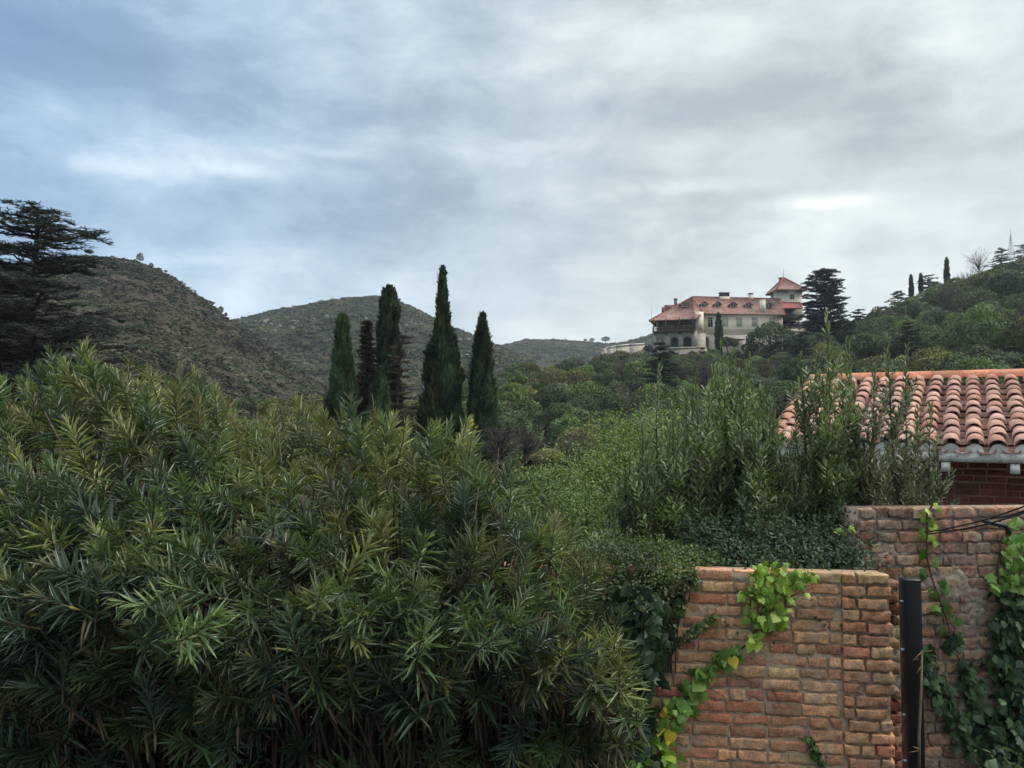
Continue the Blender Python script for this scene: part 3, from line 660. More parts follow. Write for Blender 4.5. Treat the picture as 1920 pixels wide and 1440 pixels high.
arc = arch_wall('arcade_wall', M['stone'], 0, LW+.6, 0, -.8, zar-.1, zfl-.15, [(s_of(1241), .92, m_(640.5, 189)), (s_of(1266), 1.0, m_(640, 189)), (s_of(1288.5), 1.05, m_(640, 189))])
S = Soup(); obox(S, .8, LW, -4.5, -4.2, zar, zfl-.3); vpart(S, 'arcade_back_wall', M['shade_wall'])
S = Soup(); obox(S, -.15, LW+2.6, .35, -4., zar-.55, zar-.1); obox(S, -.25, LW+2.6, .5, .1, zar-.35, zar-.2); vpart(S, 'terrace_slab', M['stone'])
S = Soup(); obox(S, .4, LW+2.6, .1, -6., m_(680, 189), zar-.55); vpart(S, 'base_wall', M['stone'])
S = Soup(); obox(S, s_of(1229), s_of(1239), .16, .05, m_(668, 189), m_(660, 189)); vpart(S, 'cellar_opening', M['glass_dark'])
S = Soup(); S.box((X_(1303, 189), 188.2, m_(690, 189)), (xa+.4, Ybk, zb+.2)); x = xa+.4
for cpx, hw in ((1322.5, .95),):
    c_ = X_(cpx, YF)
    for k in range(8):
        a0 = c_-hw+2*hw*k/8; a1 = a0+hw/4; S.box((a0, YF-.3, m_(640, YF)+math.sqrt(max(0, hw*hw-((a0+a1)/2-c_)**2))), (a1, YF+.6, zb-.004))
    S.box((xa+.404, YF-.3, m_(690, YF)), (c_-hw, YF+.6, zb-.004)) if c_-hw > xa+.41 else None
    S.box((c_+hw, YF-.3, m_(690, YF)), (xb+.2, YF+.6, zb-.004))
S.box((xa+.4, YF+1.5, m_(690, YF)), (xb+.2, YF+1.7, zb)); vpart(S, 'stone_base', M['stone'])
# front terrace with white posts under the main wing
S = Soup(); S.box((X_(1376, 186), 185.5, m_(636.5, 186)), (X_(1398, 186), 189.6, m_(633.5, 186))); vpart(S, 'terrace_roof', M['white_trim'])
for px_, a, b in ((1394.5, 637, 652), (1492.5, 640, 656)):
    S = Soup(); S.box((X_(px_-1.6, 186), 185.6, m_(b+6, 186)), (X_(px_+1.6, 186), 186.0, m_(a, 186))); vpart(S, 'post', M['white_trim'])
# balcony
S = Soup(); obox(S, -.35, LW+.1, 1.1, -3, zfl-.28, zfl); bal = vpart(S, 'balcony_floor', M['dark_wood'])
S = Soup(); zr = zfl+1.05
for z_ in (zr, zfl+.62, zfl+.25): obox(S, -.3, LW+.1, 1.05, .95, z_-.06, z_+.06)
for s_ in np.arange(-.3, LW, .62): obox(S, s_, s_+.09, 1.04, .96, zfl, zr-.04)
for z_ in (zr, zfl+.62, zfl+.25): S.tube([wp(LW+.1, 1.0, z_), (X_(1318.5, 188.4), 188.4, z_-.2)], .06, 4)
vpart(S, 'railing', M['dark_wood'], bal)
for s_ in (.0, s_of(1252), s_of(1276), s_of(1299)):
    S = Soup(); obox(S, s_-.12, s_+.12, 1.02, .78, zfl, zpt+.2); obox(S, s_-.14, s_+.14, 1.0, -.1, zfl-.75, zfl-.28); vpart(S, 'porch_post', M['dark_wood'])
def window(px0, px1, py0, py1, Y, mull=1, shut=False, parent=None, X0=None):
    d = Y; a, b, c, e = X_(px0, d), X_(px1, d), m_(py1, d), m_(py0, d)
    S = Soup(); t = .10
    for bx in (((a, Y-.08, c), (a+t, Y+.02, e)), ((b-t, Y-.08, c), (b, Y+.02, e)), ((a+t, Y-.08, e-t), (b-t, Y+.02, e)), ((a+t, Y-.08, c), (b-t, Y+.02, c+t))): S.box(*bx)
    for k in range(mull): 
        x_ = a + (b-a)*(k+1)/(mull+1); S.box((x_-.045, Y-.07, c+t), (x_+.045, Y+.02, e-t))
    w_ = vpart(S, 'window', M['white_trim'], parent)
    S = Soup(); S.box((a+.05, Y-.04, c+.05), (b-.05, Y-.01, e-.05)); S.build('shutter' if shut else 'pane', M['shutter'] if shut else M['glass_dark'], w_, org=VO)
    return w_
window(1328, 1338, 595, 614, YF, 1)
S = Soup(); S.box((X_(1328.6, YF), YF-.1, m_(599.6, YF)), (X_(1337.4, YF), YF-.075, m_(599, YF))); vpart(S, 'transom', M['white_trim'])
for a_ in (1355, 1382, 1411, 1444): window(a_, a_+11.5, 595.5, 612.5 if a_ < 1440 else 608, YF, 1, True)
S = Soup()
for a_ in (1262, 1272, 1282): obox(S, s_of(a_), s_of(a_+5), -2.9, -2.98, zfl+1.0, zfl+2.2)
vpart(S, 'porch_window', M['glass_dark'])
# roofs
def poly(S, pts, th=.18):
    p = np.array(pts, float); n = len(p); nn = unit(np.cross(p[1]-p[0], p[2]-p[0])); nn = nn if nn[2] > 0 else -nn
    v = np.vstack([p, p - nn*th]); fs = [np.arange(n)[None], np.arange(n)[::-1][None]+n, np.array([[i, (i+1) % n, (i+1) % n+n, i+n] for i in range(n)])]
    S.add(v, fs)
def R3(px, py, d): return P(px, py, d)
zr_ = 196.
L1 = R3(1216.5, 601, 192.2); L2 = R3(1304, 597.5, 186.6); F1 = R3(1319, 587.5, 189.2); F2 = R3(1473.5, 590, 189.2); R1 = R3(1298, 556, zr_); R2 = R3(1461, 560, zr_)
L3 = L1 + np.array([3.9, 13.0, 0.]); B1 = np.array([F1[0], 203.2, F1[2]]); B2 = np.array([F2[0], 203.2, F2[2]])
S = Soup(); Mf = R3(1290, 575, 191.5)
poly(S, [L1, L2, R1]); poly(S, [L2, F1, R1]); poly(S, [L3, L1, R1]); poly(S, [F1, F2, R2, R1]); poly(S, [F2, B2, R2]); poly(S, [B2, B1, R1, R2]); poly(S, [B1, L3, R1])
roof = vpart(S, 'roof', M['tile_far'])
S = Soup(); S.tube([L1, R1], .14, 5); S.tube([F1+(0, 0, .05), R1], .14, 5); S.tube([R1, R2], .14, 5); S.tube([R2, F2], .14, 5); vpart(S, 'ridge_tiles', M['tile_red'], roof)
S = Soup(); S.tube([F1-(0, .05, .2), F2-(0, .05, .2)], .1, 6); S.tube([L1-(0, .05, .2), L2-(0, .05, .2)], .1, 6); vpart(S, 'gutter', M['dark_wood'], roof)
def dormer(px, py, wpx=13):
    t = (py-588)/(556-588); Y = 189.2 + (196-189.2)*t - .9; x = X_(px, Y); z0 = m_(py+4.5, Y); hw = wpx/FPX*Y/2
    S = Soup(); S.box((x-hw*.62, Y, z0), (x+hw*.62, Y+2.2, z0+1.05)); d_ = vpart(S, 'dormer', M['white_trim'])
    S = Soup(); poly(S, [(x-hw, Y-.25, z0+.72), (x, Y-.25, z0+1.55), (x, Y+2.6, z0+1.55), (x-hw, Y+2.6, z0+.72)], .14); poly(S, [(x, Y-.25, z0+1.55), (x+hw, Y-.25, z0+.72), (x+hw, Y+2.6, z0+.72), (x, Y+2.6, z0+1.55)], .14)
    S.build('dormer_roof', M['tile_far'], d_, org=VO)
    S = Soup(); S.box((x-hw*.44, Y-.04, z0+.2), (x-.07, Y-.005, z0+.9)); S.box((x+.07, Y-.04, z0+.2), (x+hw*.44, Y-.005, z0+.9)); S.build('dormer_pane', M['glass_dark'], d_, org=VO)
for px_, py_ in ((1286, 571), (1322, 571.5), (1348, 571.5), (1377, 572), (1406, 572.5), (1444, 573)): dormer(px_, py_, 17)
def chimney(px0, px1, top, base, Y, dep, mat, cap=None):
    S = Soup(); S.box((X_(px0, Y), Y, m_(base, Y)), (X_(px1, Y), Y+dep, m_(top, Y))); c_ = vpart(S, 'chimney', M[mat])
    if cap:
        S = Soup(); a, b = X_(px0, Y)-.12, X_(px1, Y)+.12; S.box((a, Y-.12, m_(top, Y)+.002), (b, Y+dep+.12, m_(top, Y)+.2)); S.build('chimney_cap', M[cap], c_, org=VO)
chimney(1352, 1370.5, 555.5, 566, 195.4, 1.5, 'render_wall')
S = Soup(); S.box((X_(1352.5, 195.5), 195.5, m_(555.3, 195.5)), (X_(1370, 195.5), 196.7, m_(548.6, 195.5)))
for k in range(7): x_ = X_(1352.8+k*2.75, 195.3); S.box((x_, 195.32, m_(555, 195.4)), (x_+.09, 195.5, m_(549.5, 195.4)), mi=0)
S.box((X_(1351.6, 195.3), 195.2, m_(549, 195.4)), (X_(1371, 195.3), 196.9, m_(548, 195.4))); vpart(S, 'roof_lantern', M['grey_metal'])
chimney(1407.5, 1414.5, 551, 564, 195.6, 1.0, 'render_wall', 'grey_metal'); S = Soup(); S.box((X_(1407.8, 195.5), 195.7, m_(550.5, 195.6)), (X_(1414.2, 195.5), 196.5, m_(549, 195.6))); vpart(S, 'chimney_pot', M['grey_metal'])
chimney(1429, 1438, 560, 588, 189.9, 1.0, 'render_wall', 'tile_far'); chimney(1266.5, 1271.5, 561, 576, 197.5, .7, 'grey_metal', 'grey_metal')
chimney(1249, 1266, 571.5, 582, 199.0, 1.5, 'tile_far'); chimney(1243.5, 1249, 575.5, 588, 199.0, 1.2, 'tile_far')
# tower
Yt = 196.; ta, tb = X_(1464, Yt), X_(1507, Yt); tz = m_(543, Yt); S = Soup(); S.box((ta, Yt, m_(600, Yt)), (tb, Yt+6.6, tz)); vpart(S, 'tower_wall', M['render_wall'])
S = Soup(); o_ = 1.0; c4 = [(ta-o_, Yt-o_, tz-.1), (tb+o_, Yt-o_, tz-.1), (tb+o_, Yt+6.6+o_, tz-.1), (ta-o_, Yt+6.6+o_, tz-.1)]; ap = ((ta+tb)/2-.6, Yt+3.3, m_(520, Yt+3.3))
for k in range(4): poly(S, [c4[k], c4[(k+1) % 4], ap], .15)
tr_ = vpart(S, 'tower_roof', M['tile_far']); S = Soup()
for k in range(4): S.tube([c4[k], ap], .12, 5)
vpart(S, 'ridge_tiles', M['tile_red'], tr_)
S = Soup()
for k in range(4): a, b = np.array(c4[k]), np.array(c4[(k+1) % 4]); S.tube([a-(0, 0, .2), b-(0, 0, .2)], .11, 5)
vpart(S, 'eaves_board', M['dark_wood'], tr_)
window(1483.5, 1492, 551.5, 561, Yt, 1); S = Soup(); S.box((X_(1465, Yt)+.01, Yt-.03, m_(563, Yt)), (X_(1467.3, Yt), Yt+.01, m_(554, Yt))); vpart(S, 'tower_slit', M['shutter'])
chimney(1465.5, 1471.5, 521.5, 535, Yt+4.6, .8, 'grey_metal', 'grey_metal')
S = Soup(); S.tube([ap, (ap[0], ap[1], m_(503, Yt+3.3))], [.06, .03], 5); vpart(S, 'flagpole', M['grey_metal'])
# right service wing with a dark loggia
Yw = 192.6; wa, wb = X_(1470, Yw), X_(1503, Yw)
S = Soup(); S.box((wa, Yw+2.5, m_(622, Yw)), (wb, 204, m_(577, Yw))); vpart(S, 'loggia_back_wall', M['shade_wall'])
S = Soup(); poly(S, [R3(1466, 577.5, Yw-1), R3(1506, 577.5, Yw-1), R3(1500, 566, Yw+3.4), R3(1462, 566, Yw+3.4)]); vpart(S, 'loggia_roof', M['tile_red'])
S = Soup(); S.box((wa, Yw-.4, m_(598, Yw)), (wb, Yw+2.4, m_(594, Yw))); S.box((wa, Yw-.45, m_(580, Yw)), (wb, Yw-.2, m_(578.2, Yw))); vpart(S, 'loggia_floor', M['dark_wood'])
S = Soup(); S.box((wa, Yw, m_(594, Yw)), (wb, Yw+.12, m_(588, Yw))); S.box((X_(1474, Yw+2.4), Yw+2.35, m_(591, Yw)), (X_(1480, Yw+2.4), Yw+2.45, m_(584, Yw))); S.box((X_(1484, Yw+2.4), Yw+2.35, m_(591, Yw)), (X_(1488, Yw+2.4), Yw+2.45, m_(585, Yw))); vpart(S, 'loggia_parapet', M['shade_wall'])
S = Soup(); S.box((wa, Yw+.6, m_(614, Yw)), (wb, Yw+1.0, m_(602, Yw))); vpart(S, 'dark_glazing', M['glass_dark'])
S = Soup(); S.box((wa-.4, Yw-.6, m_(624, Yw)), (X_(1512, Yw), Yw+3, m_(617.5, Yw))); vpart(S, 'lower_wall', M['render_wall'])
S = Soup(); S.box((wa-.4, Yw-.55, m_(665, Yw)), (X_(1509, Yw), Yw+3, m_(624.4, Yw))); vpart(S, 'lower_stone_wall', M['stone'])
S = Soup(); S.tube([P(1222, 606, 200), P(1221.6, 573, 200)], [.05, .02], 4); vpart(S, 'lightning_rod', M['grey_metal'])
# terrace wall left of the villa, gently curving
pts_ = [(1129, 658, 186), (1140, 653, 184), (1155, 650, 183), (1180, 647.5, 184), (1208, 646, 186)]
S = Soup(); S2 = Soup()
pp = [P(a, b, c) for a, b, c in pts_]
for a, b in zip(pp[:-1], pp[1:]):
    for S_, z0, z1, o in ((S, None, 0, 0.), (S2, 0, .35, .12)):
        zA, zB = (a[2]-5, b[2]-5) if z0 is None else (a[2], b[2])
        v = [(a[0], a[1]-o, zA), (b[0], b[1]-o, zB), (b[0], b[1]+.6, zB), (a[0], a[1]+.6, zA), (a[0], a[1]-o, a[2]+z1), (b[0], b[1]-o, b[2]+z1), (b[0], b[1]+.6, b[2]+z1), (a[0], a[1]+.6, a[2]+z1)]
        S_.add(v, np.array([[0,3,2,1],[4,5,6,7],[0,1,5,4],[1,2,6,5],[2,3,7,6],[3,0,4,7]]))
for px_ in (1134, 1145, 1158): 
    b = P(px_, 655, 183.4); S.box((b[0]-.15, b[1]-.5, b[2]-4), (b[0]+.35, b[1]+.6, b[2]+.1))
e = empty('terrace_wall', tuple(pp[2])); tag(e, 'curved pale stone terrace wall below the skyline left of the villa', 'wall'); S.build('wall_face', M['stone'], e, org=pp[2]); S2.build('coping', M['white_trim'], e, org=pp[2])
# trees round the villa
Wd, F = cedar(np.random.default_rng(5), m_(506, 184)-m_(650, 184), 25, 6.0, .6, 9, 17000, .46, (.018, .028, .024), up=.16, prof=[(0, .95), (.25, 1.05), (.45, .8), (.6, .88), (.78, .72), (.92, .52), (1, .3)])
place_tree('cedar_tree', F, Wd, P(1547, 650, 184), 'big dark blue green cedar touching the right side of the villa tower', 'cedar', crown_mat='conifer', tname='foliage')
cyp(1348, 588, 660, 178, 6.5, 'slim dark cypress in front of the cream villa facade', 2200, q=.22)
for px_, pb, d_, hp, wx_, cl_, lb in [(1446, 684, 174, 96, 1.05, (.42, .55, .5), 'dense dark round tree covering the right half of the villa facade'), (1488, 684, 178, 60, 1.2, (.5, .62, .55), 'dark round tree between the big facade tree and the cedar'),
    (1366, 668, 180, 42, 1.1, (.55, .55, .42), 'dark brownish tree at the foot of the slim villa cypress'), (1408, 672, 178, 38, 1.2, (.45, .6, .5), 'small dark tree beside the white terrace post'),
    (1520, 690, 176, 78, 1.2, (.45, .58, .5), 'large dark round tree under the villa cedar'), (1562, 690, 180, 70, 1.2, (.5, .62, .5), 'dark tree directly right below the villa cedar'),
    (1215, 668, 183, 24, 1.1, (.4, .45, .38), 'small dark tree in the gap between terrace wall and villa'), (1300, 690, 178, 34, 1.4, (.85, .85, .7), 'olive tree top hiding the foot of the small arches'),
    (1338, 692, 176, 42, 1.4, (.72, .8, .65), 'grey green tree under the slim villa cypress'), (1165, 690, 178, 40, 1.5, (.95, .88, .7), 'olive brown bush top against the terrace wall'), (1200, 694, 178, 42, 1.3, (.6, .66, .5), 'dull green bush hiding the right end of the terrace wall'), (1218, 694, 178, 32, 1.5, (.8, .85, .65), 'olive bush under the left end of the villa'),
    (1590, 660, 188, 52, 1.2, (.62, .8, .6), 'mid green tree closing the dip right of the villa cedar')]:
    std_tree(px_, pb, d_, hp, 0, lb, wx=wx_, colr=cl_)
hide_proto_list = protos + [bare_p, con_p]
for e in hide_proto_list: hide_proto(e)

# ------------------------------------------------------------------ near house with a barrel tiled roof
M['terracotta'] = tint_mat('terracotta', .85, .2, 16, .24, 70, .5, .004, dirt=(.30, .22, .17), dscale=7.)
M['mortar_white'] = rough_mat('lime_mortar', (.68, .65, .60), (.42, .40, .36), 6, .95, 40, .6, .01, c3=(.14, .13, .12))
M['old_white'] = rough_mat('stained_white_paint', (.70, .68, .62), (.50, .48, .43), 9, .9, 40, .6, .008, c3=(.17, .16, .14))
r3 = np.random.default_rng(33)
RO = P(1528, 717, 12.0); EU = np.array([math.cos(math.radians(31)), -math.sin(math.radians(31)), 0]); EV = np.array([math.sin(math.radians(31)), math.cos(math.radians(31)), 0])
slope_run = 3.0; rise = RO[2]-2.84; EO = RO - EV*slope_run - np.array([0, 0, rise]); SL = unit(EV*slope_run + np.array([0, 0, rise])); LS = math.hypot(slope_run, rise); NR = unit(np.cross(EU, SL))
H_ = empty('brick_house', tuple(EO - (0, 0, EO[2]))); tag(H_, 'low brick house with pink barrel tiled roof and white eaves behind the old wall', 'house'); HO = np.array(H_.location)
def barrel(r0, r1_, L, up, seg=9, th=.012):
    a = np.linspace(0, math.pi, seg); v = []
    for y, r_ in ((0, r0), (L, r1_)):
        for rr_ in (r_, r_-th):
            v += [(-math.cos(t)*rr_, y, math.sin(t)*rr_*up) for t in a]
    n = seg; f = []
    for i in range(n-1):
        f += [(i, i+1, 2*n+i+1, 2*n+i), (n+i+1, n+i, 3*n+i, 3*n+i+1), (i+1, i, n+i, n+i+1)]
    return np.array(v), np.array(f)
S = Soup(); pitch = .223; expo = .276; ncol = 30; nrow = 11
cols_t = np.array([(.50, .285, .225), (.45, .25, .20), (.55, .33, .26), (.42, .215, .165), (.52, .31, .255)])
cv, cf = barrel(.092, .074, .36, .85); pv, pf = barrel(.085, .10, .36, -.42)
for i in range(ncol):
    for j in range(nrow):
        for kind in (0, 1):
            u0 = (i + .5 + (.5 if kind else 0))*pitch; s0 = j*expo + (-.02 if kind else 0); jit = r3.normal(size=3)*.006
            base = EO + EU*u0 + SL*(s0-.04) + NR*(.0 if kind else .042) + jit
            Yv = unit(SL + EU*r3.normal()*.028 - NR*(.055)); Mx = frames(Yv[None], NR[None])
            c_ = cols_t[r3.integers(0, 5)]*r3.uniform(.88, 1.1)*(.86 if kind else 1)
            S.inst(pv if kind else cv, pf if kind else cf, Mx, np.ones((1, 3))*(1 if j or 1 else 1), base[None], c_[None])
roofh = S.build('roof', M['terracotta'], H_, smooth=False, org=HO)
S = Soup(); bv, bf = barrel(.115, .10, .47, 1.0, 12); top = EO + SL*(LS+.02) - np.array([0, 0, .015]) 
for k in range(16):
    Mx = frames((-EU)[None]*1., np.array([[0, 0, 1.]])); b = top + EU*(.40*k + .40) + (0, 0, .02) + NR*.01
    S.inst(bv, bf, frames(unit(-EU + (0, 0, .02))[None], np.array([[0, 0, 1.]])), np.ones((1, 3)), b[None], (np.array([.50, .20, .12])*r3.uniform(.85, 1.12))[None])
S.build('ridge_tile', M['terracotta'], roofh, org=HO)
S = Soup(); bv, bf = barrel(.105, .09, .42, .95, 10)
for k in range(9):
    b = EO + SL*(k*.35-.03) + EU*.0 + NR*.05; S.inst(bv, bf, frames(unit(SL - NR*.05)[None], NR[None]), np.ones((1, 3)), b[None], (np.array([.50, .25, .17])*r3.uniform(.85, 1.1))[None])
S.build('verge_tile', M['terracotta'], roofh, org=HO)
def hp(u_, v_, z_): return EO + EU*u_ + EV*v_ + np.array([0, 0, z_])
def hbox(S, u0, u1, v0, v1, z0, z1, slope=0., col=(.5, .5, .5)):
    v = []
    for z_ in (0, 1):
        for (a, b) in ((u0, v0), (u1, v0), (u1, v1), (u0, v1)): v.append(hp(a, b, (z1 if z_ else z0) + slope*b))
    S.add(v, np.array([[0,3,2,1],[4,5,6,7],[0,1,5,4],[1,2,6,5],[2,3,7,6],[3,0,4,7]]), col)
sl = rise/slope_run; W_ = ncol*pitch
S = Soup(); hbox(S, .02, W_, .15, 3.0, -.16, -.10, sl); hbox(S, .02, W_, 3.0, 6.0, -.16+6*sl, -.10+6*sl, -sl); S.build('roof_deck', M['old_white'], H_, org=HO)
# rear slope, simple tiles as ribs
S = Soup()
for i in range(ncol):
    for j in range(nrow):
        u0 = (i+.5)*pitch; SB = unit(-EV*slope_run*-1*-1 + np.array([0, 0, rise])) if False else unit(-EV*slope_run + np.array([0, 0, rise])); NB = unit(np.cross(SB, EU))
        b = EO + EV*6.0 + EU*u0 + SB*(j*expo-.04) + NB*.042*(1 if NB[2] > 0 else -1)
        nb = NB if NB[2] > 0 else -NB; S.inst(cv, cf, frames(SB[None], nb[None]), np.ones((1, 3)), b[None], (cols_t[r3.integers(0, 5)])[None])
S.build('rear_tiles', M['terracotta'], roofh, org=HO)
# eaves beam, scalloped mortar bedding and corbels
S = Soup(); hbox(S, .05, W_, -.025, .14, -.15, -.05); S.build('fascia', M['old_white'], H_, org=HO)
S = Soup()
for i in range(ncol):
    c0 = (i+.5)*pitch; a = np.linspace(0, math.pi, 9); y0 = -.032
    pts = [(c0-.10, -.055), (c0+.10, -.055)] + [(c0+math.cos(t)*.088, -.045+math.sin(t)*.095) for t in a]
    n = len(pts); v = [hp(x_, y0+r3.uniform(0, .006), z_) for x_, z_ in pts] + [hp(x_, .14, z_) for x_, z_ in pts]
    S.add(v, [np.arange(n)[None], (np.arange(n)[::-1]+n)[None]])
S.build('mortar_bedding', M['mortar_white'], H_, org=HO)
for k in range(11):
    S = Soup(); u0 = .52 + k*.64; hbox(S, u0, u0+.085, -.015, .6, -.265, -.16); S.build('corbel', M['old_white'], H_, org=HO)
S = Soup()
vb = [hp(-.02, .0, -.05), hp(-.02, 3.0, rise-.05), hp(-.02, 3.0, rise-.22), hp(-.02, .30, -.14), hp(-.02, .12, -.32), hp(-.02, .0, -.26)]; vb2 = [np.array(q)+EU*.05 for q in vb]
S.add(vb+vb2, [np.arange(6)[None], (np.arange(6)[::-1]+6)[None], np.array([[i, (i+1) % 6, (i+1) % 6+6, i+6] for i in range(6)])]); S.build('verge_board', M['old_white'], H_, org=HO)

# bricks as real geometry
def brick_tpl(nx=9, ny=4, nz=4, rad=.16):
    """rounded block, unit size, +-0.5; rad as a fraction of height"""
    vs, fs, idx = [], [], {}
    def vid(p):
        k = tuple(np.round(p, 5))
        if k not in idx: idx[k] = len(vs); vs.append(p)
        return idx[k]
    def face(o, a, b, na, nb):
        for i in range(na):
            for j in range(nb):
                q = [o + a*(i/na) + b*(j/nb), o + a*((i+1)/na) + b*(j/nb), o + a*((i+1)/na) + b*((j+1)/nb), o + a*(i/na) + b*((j+1)/nb)]
                fs.append([vid(p) for p in q])
    e = np.eye(3); h = np.array([.5, .5, .5])
    X, Y, Z = e
    face(-h, X, Z, nx, nz); face(-h+Y, Z, X, nz, nx); face(-h, Z, Y, nz, ny); face(-h+X, Y, Z, ny, nz); face(-h, Y, X, ny, nx); face(-h+Z, X, Y, nx, ny)
    vs = np.array(vs); vs = np.sign(vs)*.5*(1-(1-2*np.abs(np.clip(vs, -.5, .5)))**1.8)
    return vs, np.array(fs)
BT = brick_tpl(12, 4, 4)
def add_brick(S, ctr, size, ax, col, rough=.006, rad=.014, seed=0., chip=0.):
    size = np.asarray(size, float); p = BT[0]*size; inner = np.clip(p, -(size/2-rad), size/2-rad); d = p-inner; L = np.linalg.norm(d, axis=1, keepdims=True)
    p = inner + np.where(L > 1e-9, d/np.maximum(L, 1e-9)*rad, 0)
    Wp = p @ ax + ctr
    nz = np.array([(mn.noise(Vector(q*9+seed)), mn.noise(Vector(q*23+seed)) + .5*mn.noise(Vector(q*60+seed))) for q in Wp])
    n = unit(p/size**1.0)
    amt = rough*(nz[:, :1]*1.3 + nz[:, 1:]*1.25) - chip*np.clip(nz[:, :1]-.1, 0, 1)
    p = p + n*amt; S.add(p @ ax + ctr, BT[1], np.asarray(col))
def brick_face(S, o, u_, n_, L, z0, z1, course, bh, blen, joint, pal, r, rough=.006, dep=.11, z_phase=0., proud=0., edge=None, chip=0., skip=None, slopefn=None, rad=.014):
    """lay bricks on the face starting at o, direction u_, outward n_"""
    k = 0; z = z1 - course
    ax = np.stack([u_, -n_, np.array([0, 0, 1.])])
    while z > z0 - course:
        x = -r.uniform(0, blen) if k % 2 else -r.uniform(0, blen)*.6
        while x < L:
            bl = blen*r.choice([1, 1, 1, 1, .5, .72, .9]) + r.normal()*.008; a, b = max(x, 0), min(x+bl-joint, L)
            if edge: a, b = max(a, edge[0](k, r)) if a == 0 else a, b
            if b-a > .045 and not (skip and skip((a+b)/2, z)):
                hh = bh*r.uniform(.9, 1.06); c = pal[r.integers(0, len(pal))]*r.uniform(.78, 1.2)*(1+r.normal(size=3)*.03)
                pr = proud + r.normal()*.0035; ctr = o + u_*((a+b)/2) + n_*(pr - dep/2) + np.array([0, 0, z + course/2 + (r.normal()*.0025)])
                ang = r.normal()*.008; u2 = unit(u_ + np.array([0, 0, ang])); ax2 = np.stack([u2, -n_, unit(np.cross(u2, -n_))])
                if ax2[2, 2] < 0: ax2[2] *= -1
                add_brick(S, ctr, (b-a, dep, hh), ax2, c, rough, min(rad, hh*.35), r.uniform(0, 99), chip)
            x += bl
        z -= course; k += 1
def mortar(S, o, u_, n_, L, z0, z1, back, amp, r, step=.018, sc=14., smear=0., smear_fn=None, dep=.2, proud_cap=.012):
    nx, nz = int(L/step)+1, int((z1-z0)/step)+1; U, Z = np.meshgrid(np.linspace(0, L, nx), np.linspace(z0, z1, nz)); s0 = r.uniform(0, 50)
    nz1 = np.array([mn.fractal(Vector((a*sc, b*sc, s0)), .8, 2., 3) for a, b in zip(U.ravel(), Z.ravel())]).reshape(U.shape)
    nz2 = np.array([mn.fractal(Vector((a*2.6, b*3.2, s0+9)), .8, 2., 3) for a, b in zip(U.ravel(), Z.ravel())]).reshape(U.shape) if smear else 0
    off = -back + amp*nz1
    if smear: off = off + smear*np.clip(nz2*1.3+ (smear_fn(U, Z) if smear_fn else 0), 0, 1)
    off = np.minimum(off, proud_cap)
    v = o + U[..., None]*u_ + off[..., None]*n_; v[..., 2] = Z
    i = np.arange(nz-1)[:, None]*nx; j = np.arange(nx-1)[None]; S.add(v.reshape(-1, 3), np.stack([i+j, i+j+1, i+nx+j+1, i+nx+j], -1).reshape(-1, 4), (.5, .5, .5))
M['brick'] = tint_mat('weathered_brick', .92, .12, 22, .30, 95, 1.0, .007, dirt=(.30, .24, .19), dscale=8.)
M['brick_dark'] = tint_mat('dark_brick', .9, .12, 30, .22, 120, .5, .003)
M['mortar'] = rough_mat('sandy_mortar', (.40, .30, .215), (.32, .24, .17), 9, .97, 150, .8, .004, c3=(.15, .12, .095))
M['mortar_old'] = rough_mat('crumbling_mortar', (.33, .27, .21), (.24, .19, .15), 7, .97, 110, 1., .006, c3=(.12, .10, .085))

# house brick wall, recessed under the eaves
S = Soup(); ow = hp(.55, .42, 0); pal = np.array([(.17, .062, .045), (.20, .075, .05), (.14, .055, .045), (.19, .085, .06)])
brick_face(S, ow - np.array([0, 0, ow[2]]), EU, -EV, 5.4, EO[2]-1.25, EO[2]-.10, .075, .062, .25, .012, pal, r3, rough=.002, dep=.1, rad=.006)
S.build('brick_front', M['brick_dark'], H_, org=HO)
S = Soup(); hbox(S, .55, W_-.3, .43, 5.6, -EO[2]-.2, -.06); S.build('wall_core', rough_mat('brick_joint', (.19, .12, .09), (.15, .09, .07), 6, .95), H_, org=HO)
S = Soup(); vv = [hp(.549, .43, -.1), hp(.549, 3, rise-.1), hp(.549, 5.6, -.1), hp(.65, .43, -.1), hp(.65, 3, rise-.1), hp(.65, 5.6, -.1)]
S.add(vv, [np.array([[0, 1, 2], [5, 4, 3]]), np.array([[0, 3, 4, 1], [1, 4, 5, 2]])]); S.build('gable', M['old_white'], H_, org=HO)

# ------------------------------------------------------------------ low brick wall
ang = math.atan(1/7.78); LU = np.array([math.cos(ang), -math.sin(ang), 0]); LN = np.array([-math.sin(ang), -math.cos(ang), 0])
WR = P(1664, 1100, 5.36); zt_l = m_(1075, 5.36); LWL = 3.4
LO = WR - LU*LWL; LO[2] = 0
e = empty('brick_wall', tuple(LO)); tag(e, 'low weathered red brick wall with lime green ivy hanging over it', 'wall'); LW_ = e
pal = np.array([1.22, 1.14, .98])*np.array([(.42, .23, .15), (.39, .22, .155), (.44, .27, .175), (.35, .19, .135), (.43, .30, .19), (.31, .165, .125), (.42, .24, .16), (.39, .17, .12), (.40, .26, .18)])
S = Soup(); pw_ = .31
brick_face(S, LO, LU, LN, LWL-pw_, .15, zt_l, .0835, .070, .262, .015, pal, r3, rough=.009, chip=.016, rad=.007)
S.build('bricks', M['brick'], e, org=LO)
S = Soup(); brick_face(S, LO + LU*(LWL-pw_+.006), LU, LN, pw_+.02, .15, zt_l, .0835, .070, .22, .015, pal, r3, rough=.009, proud=.022, chip=.02, rad=.007); S.build('end_pier', M['brick'], e, org=LO)
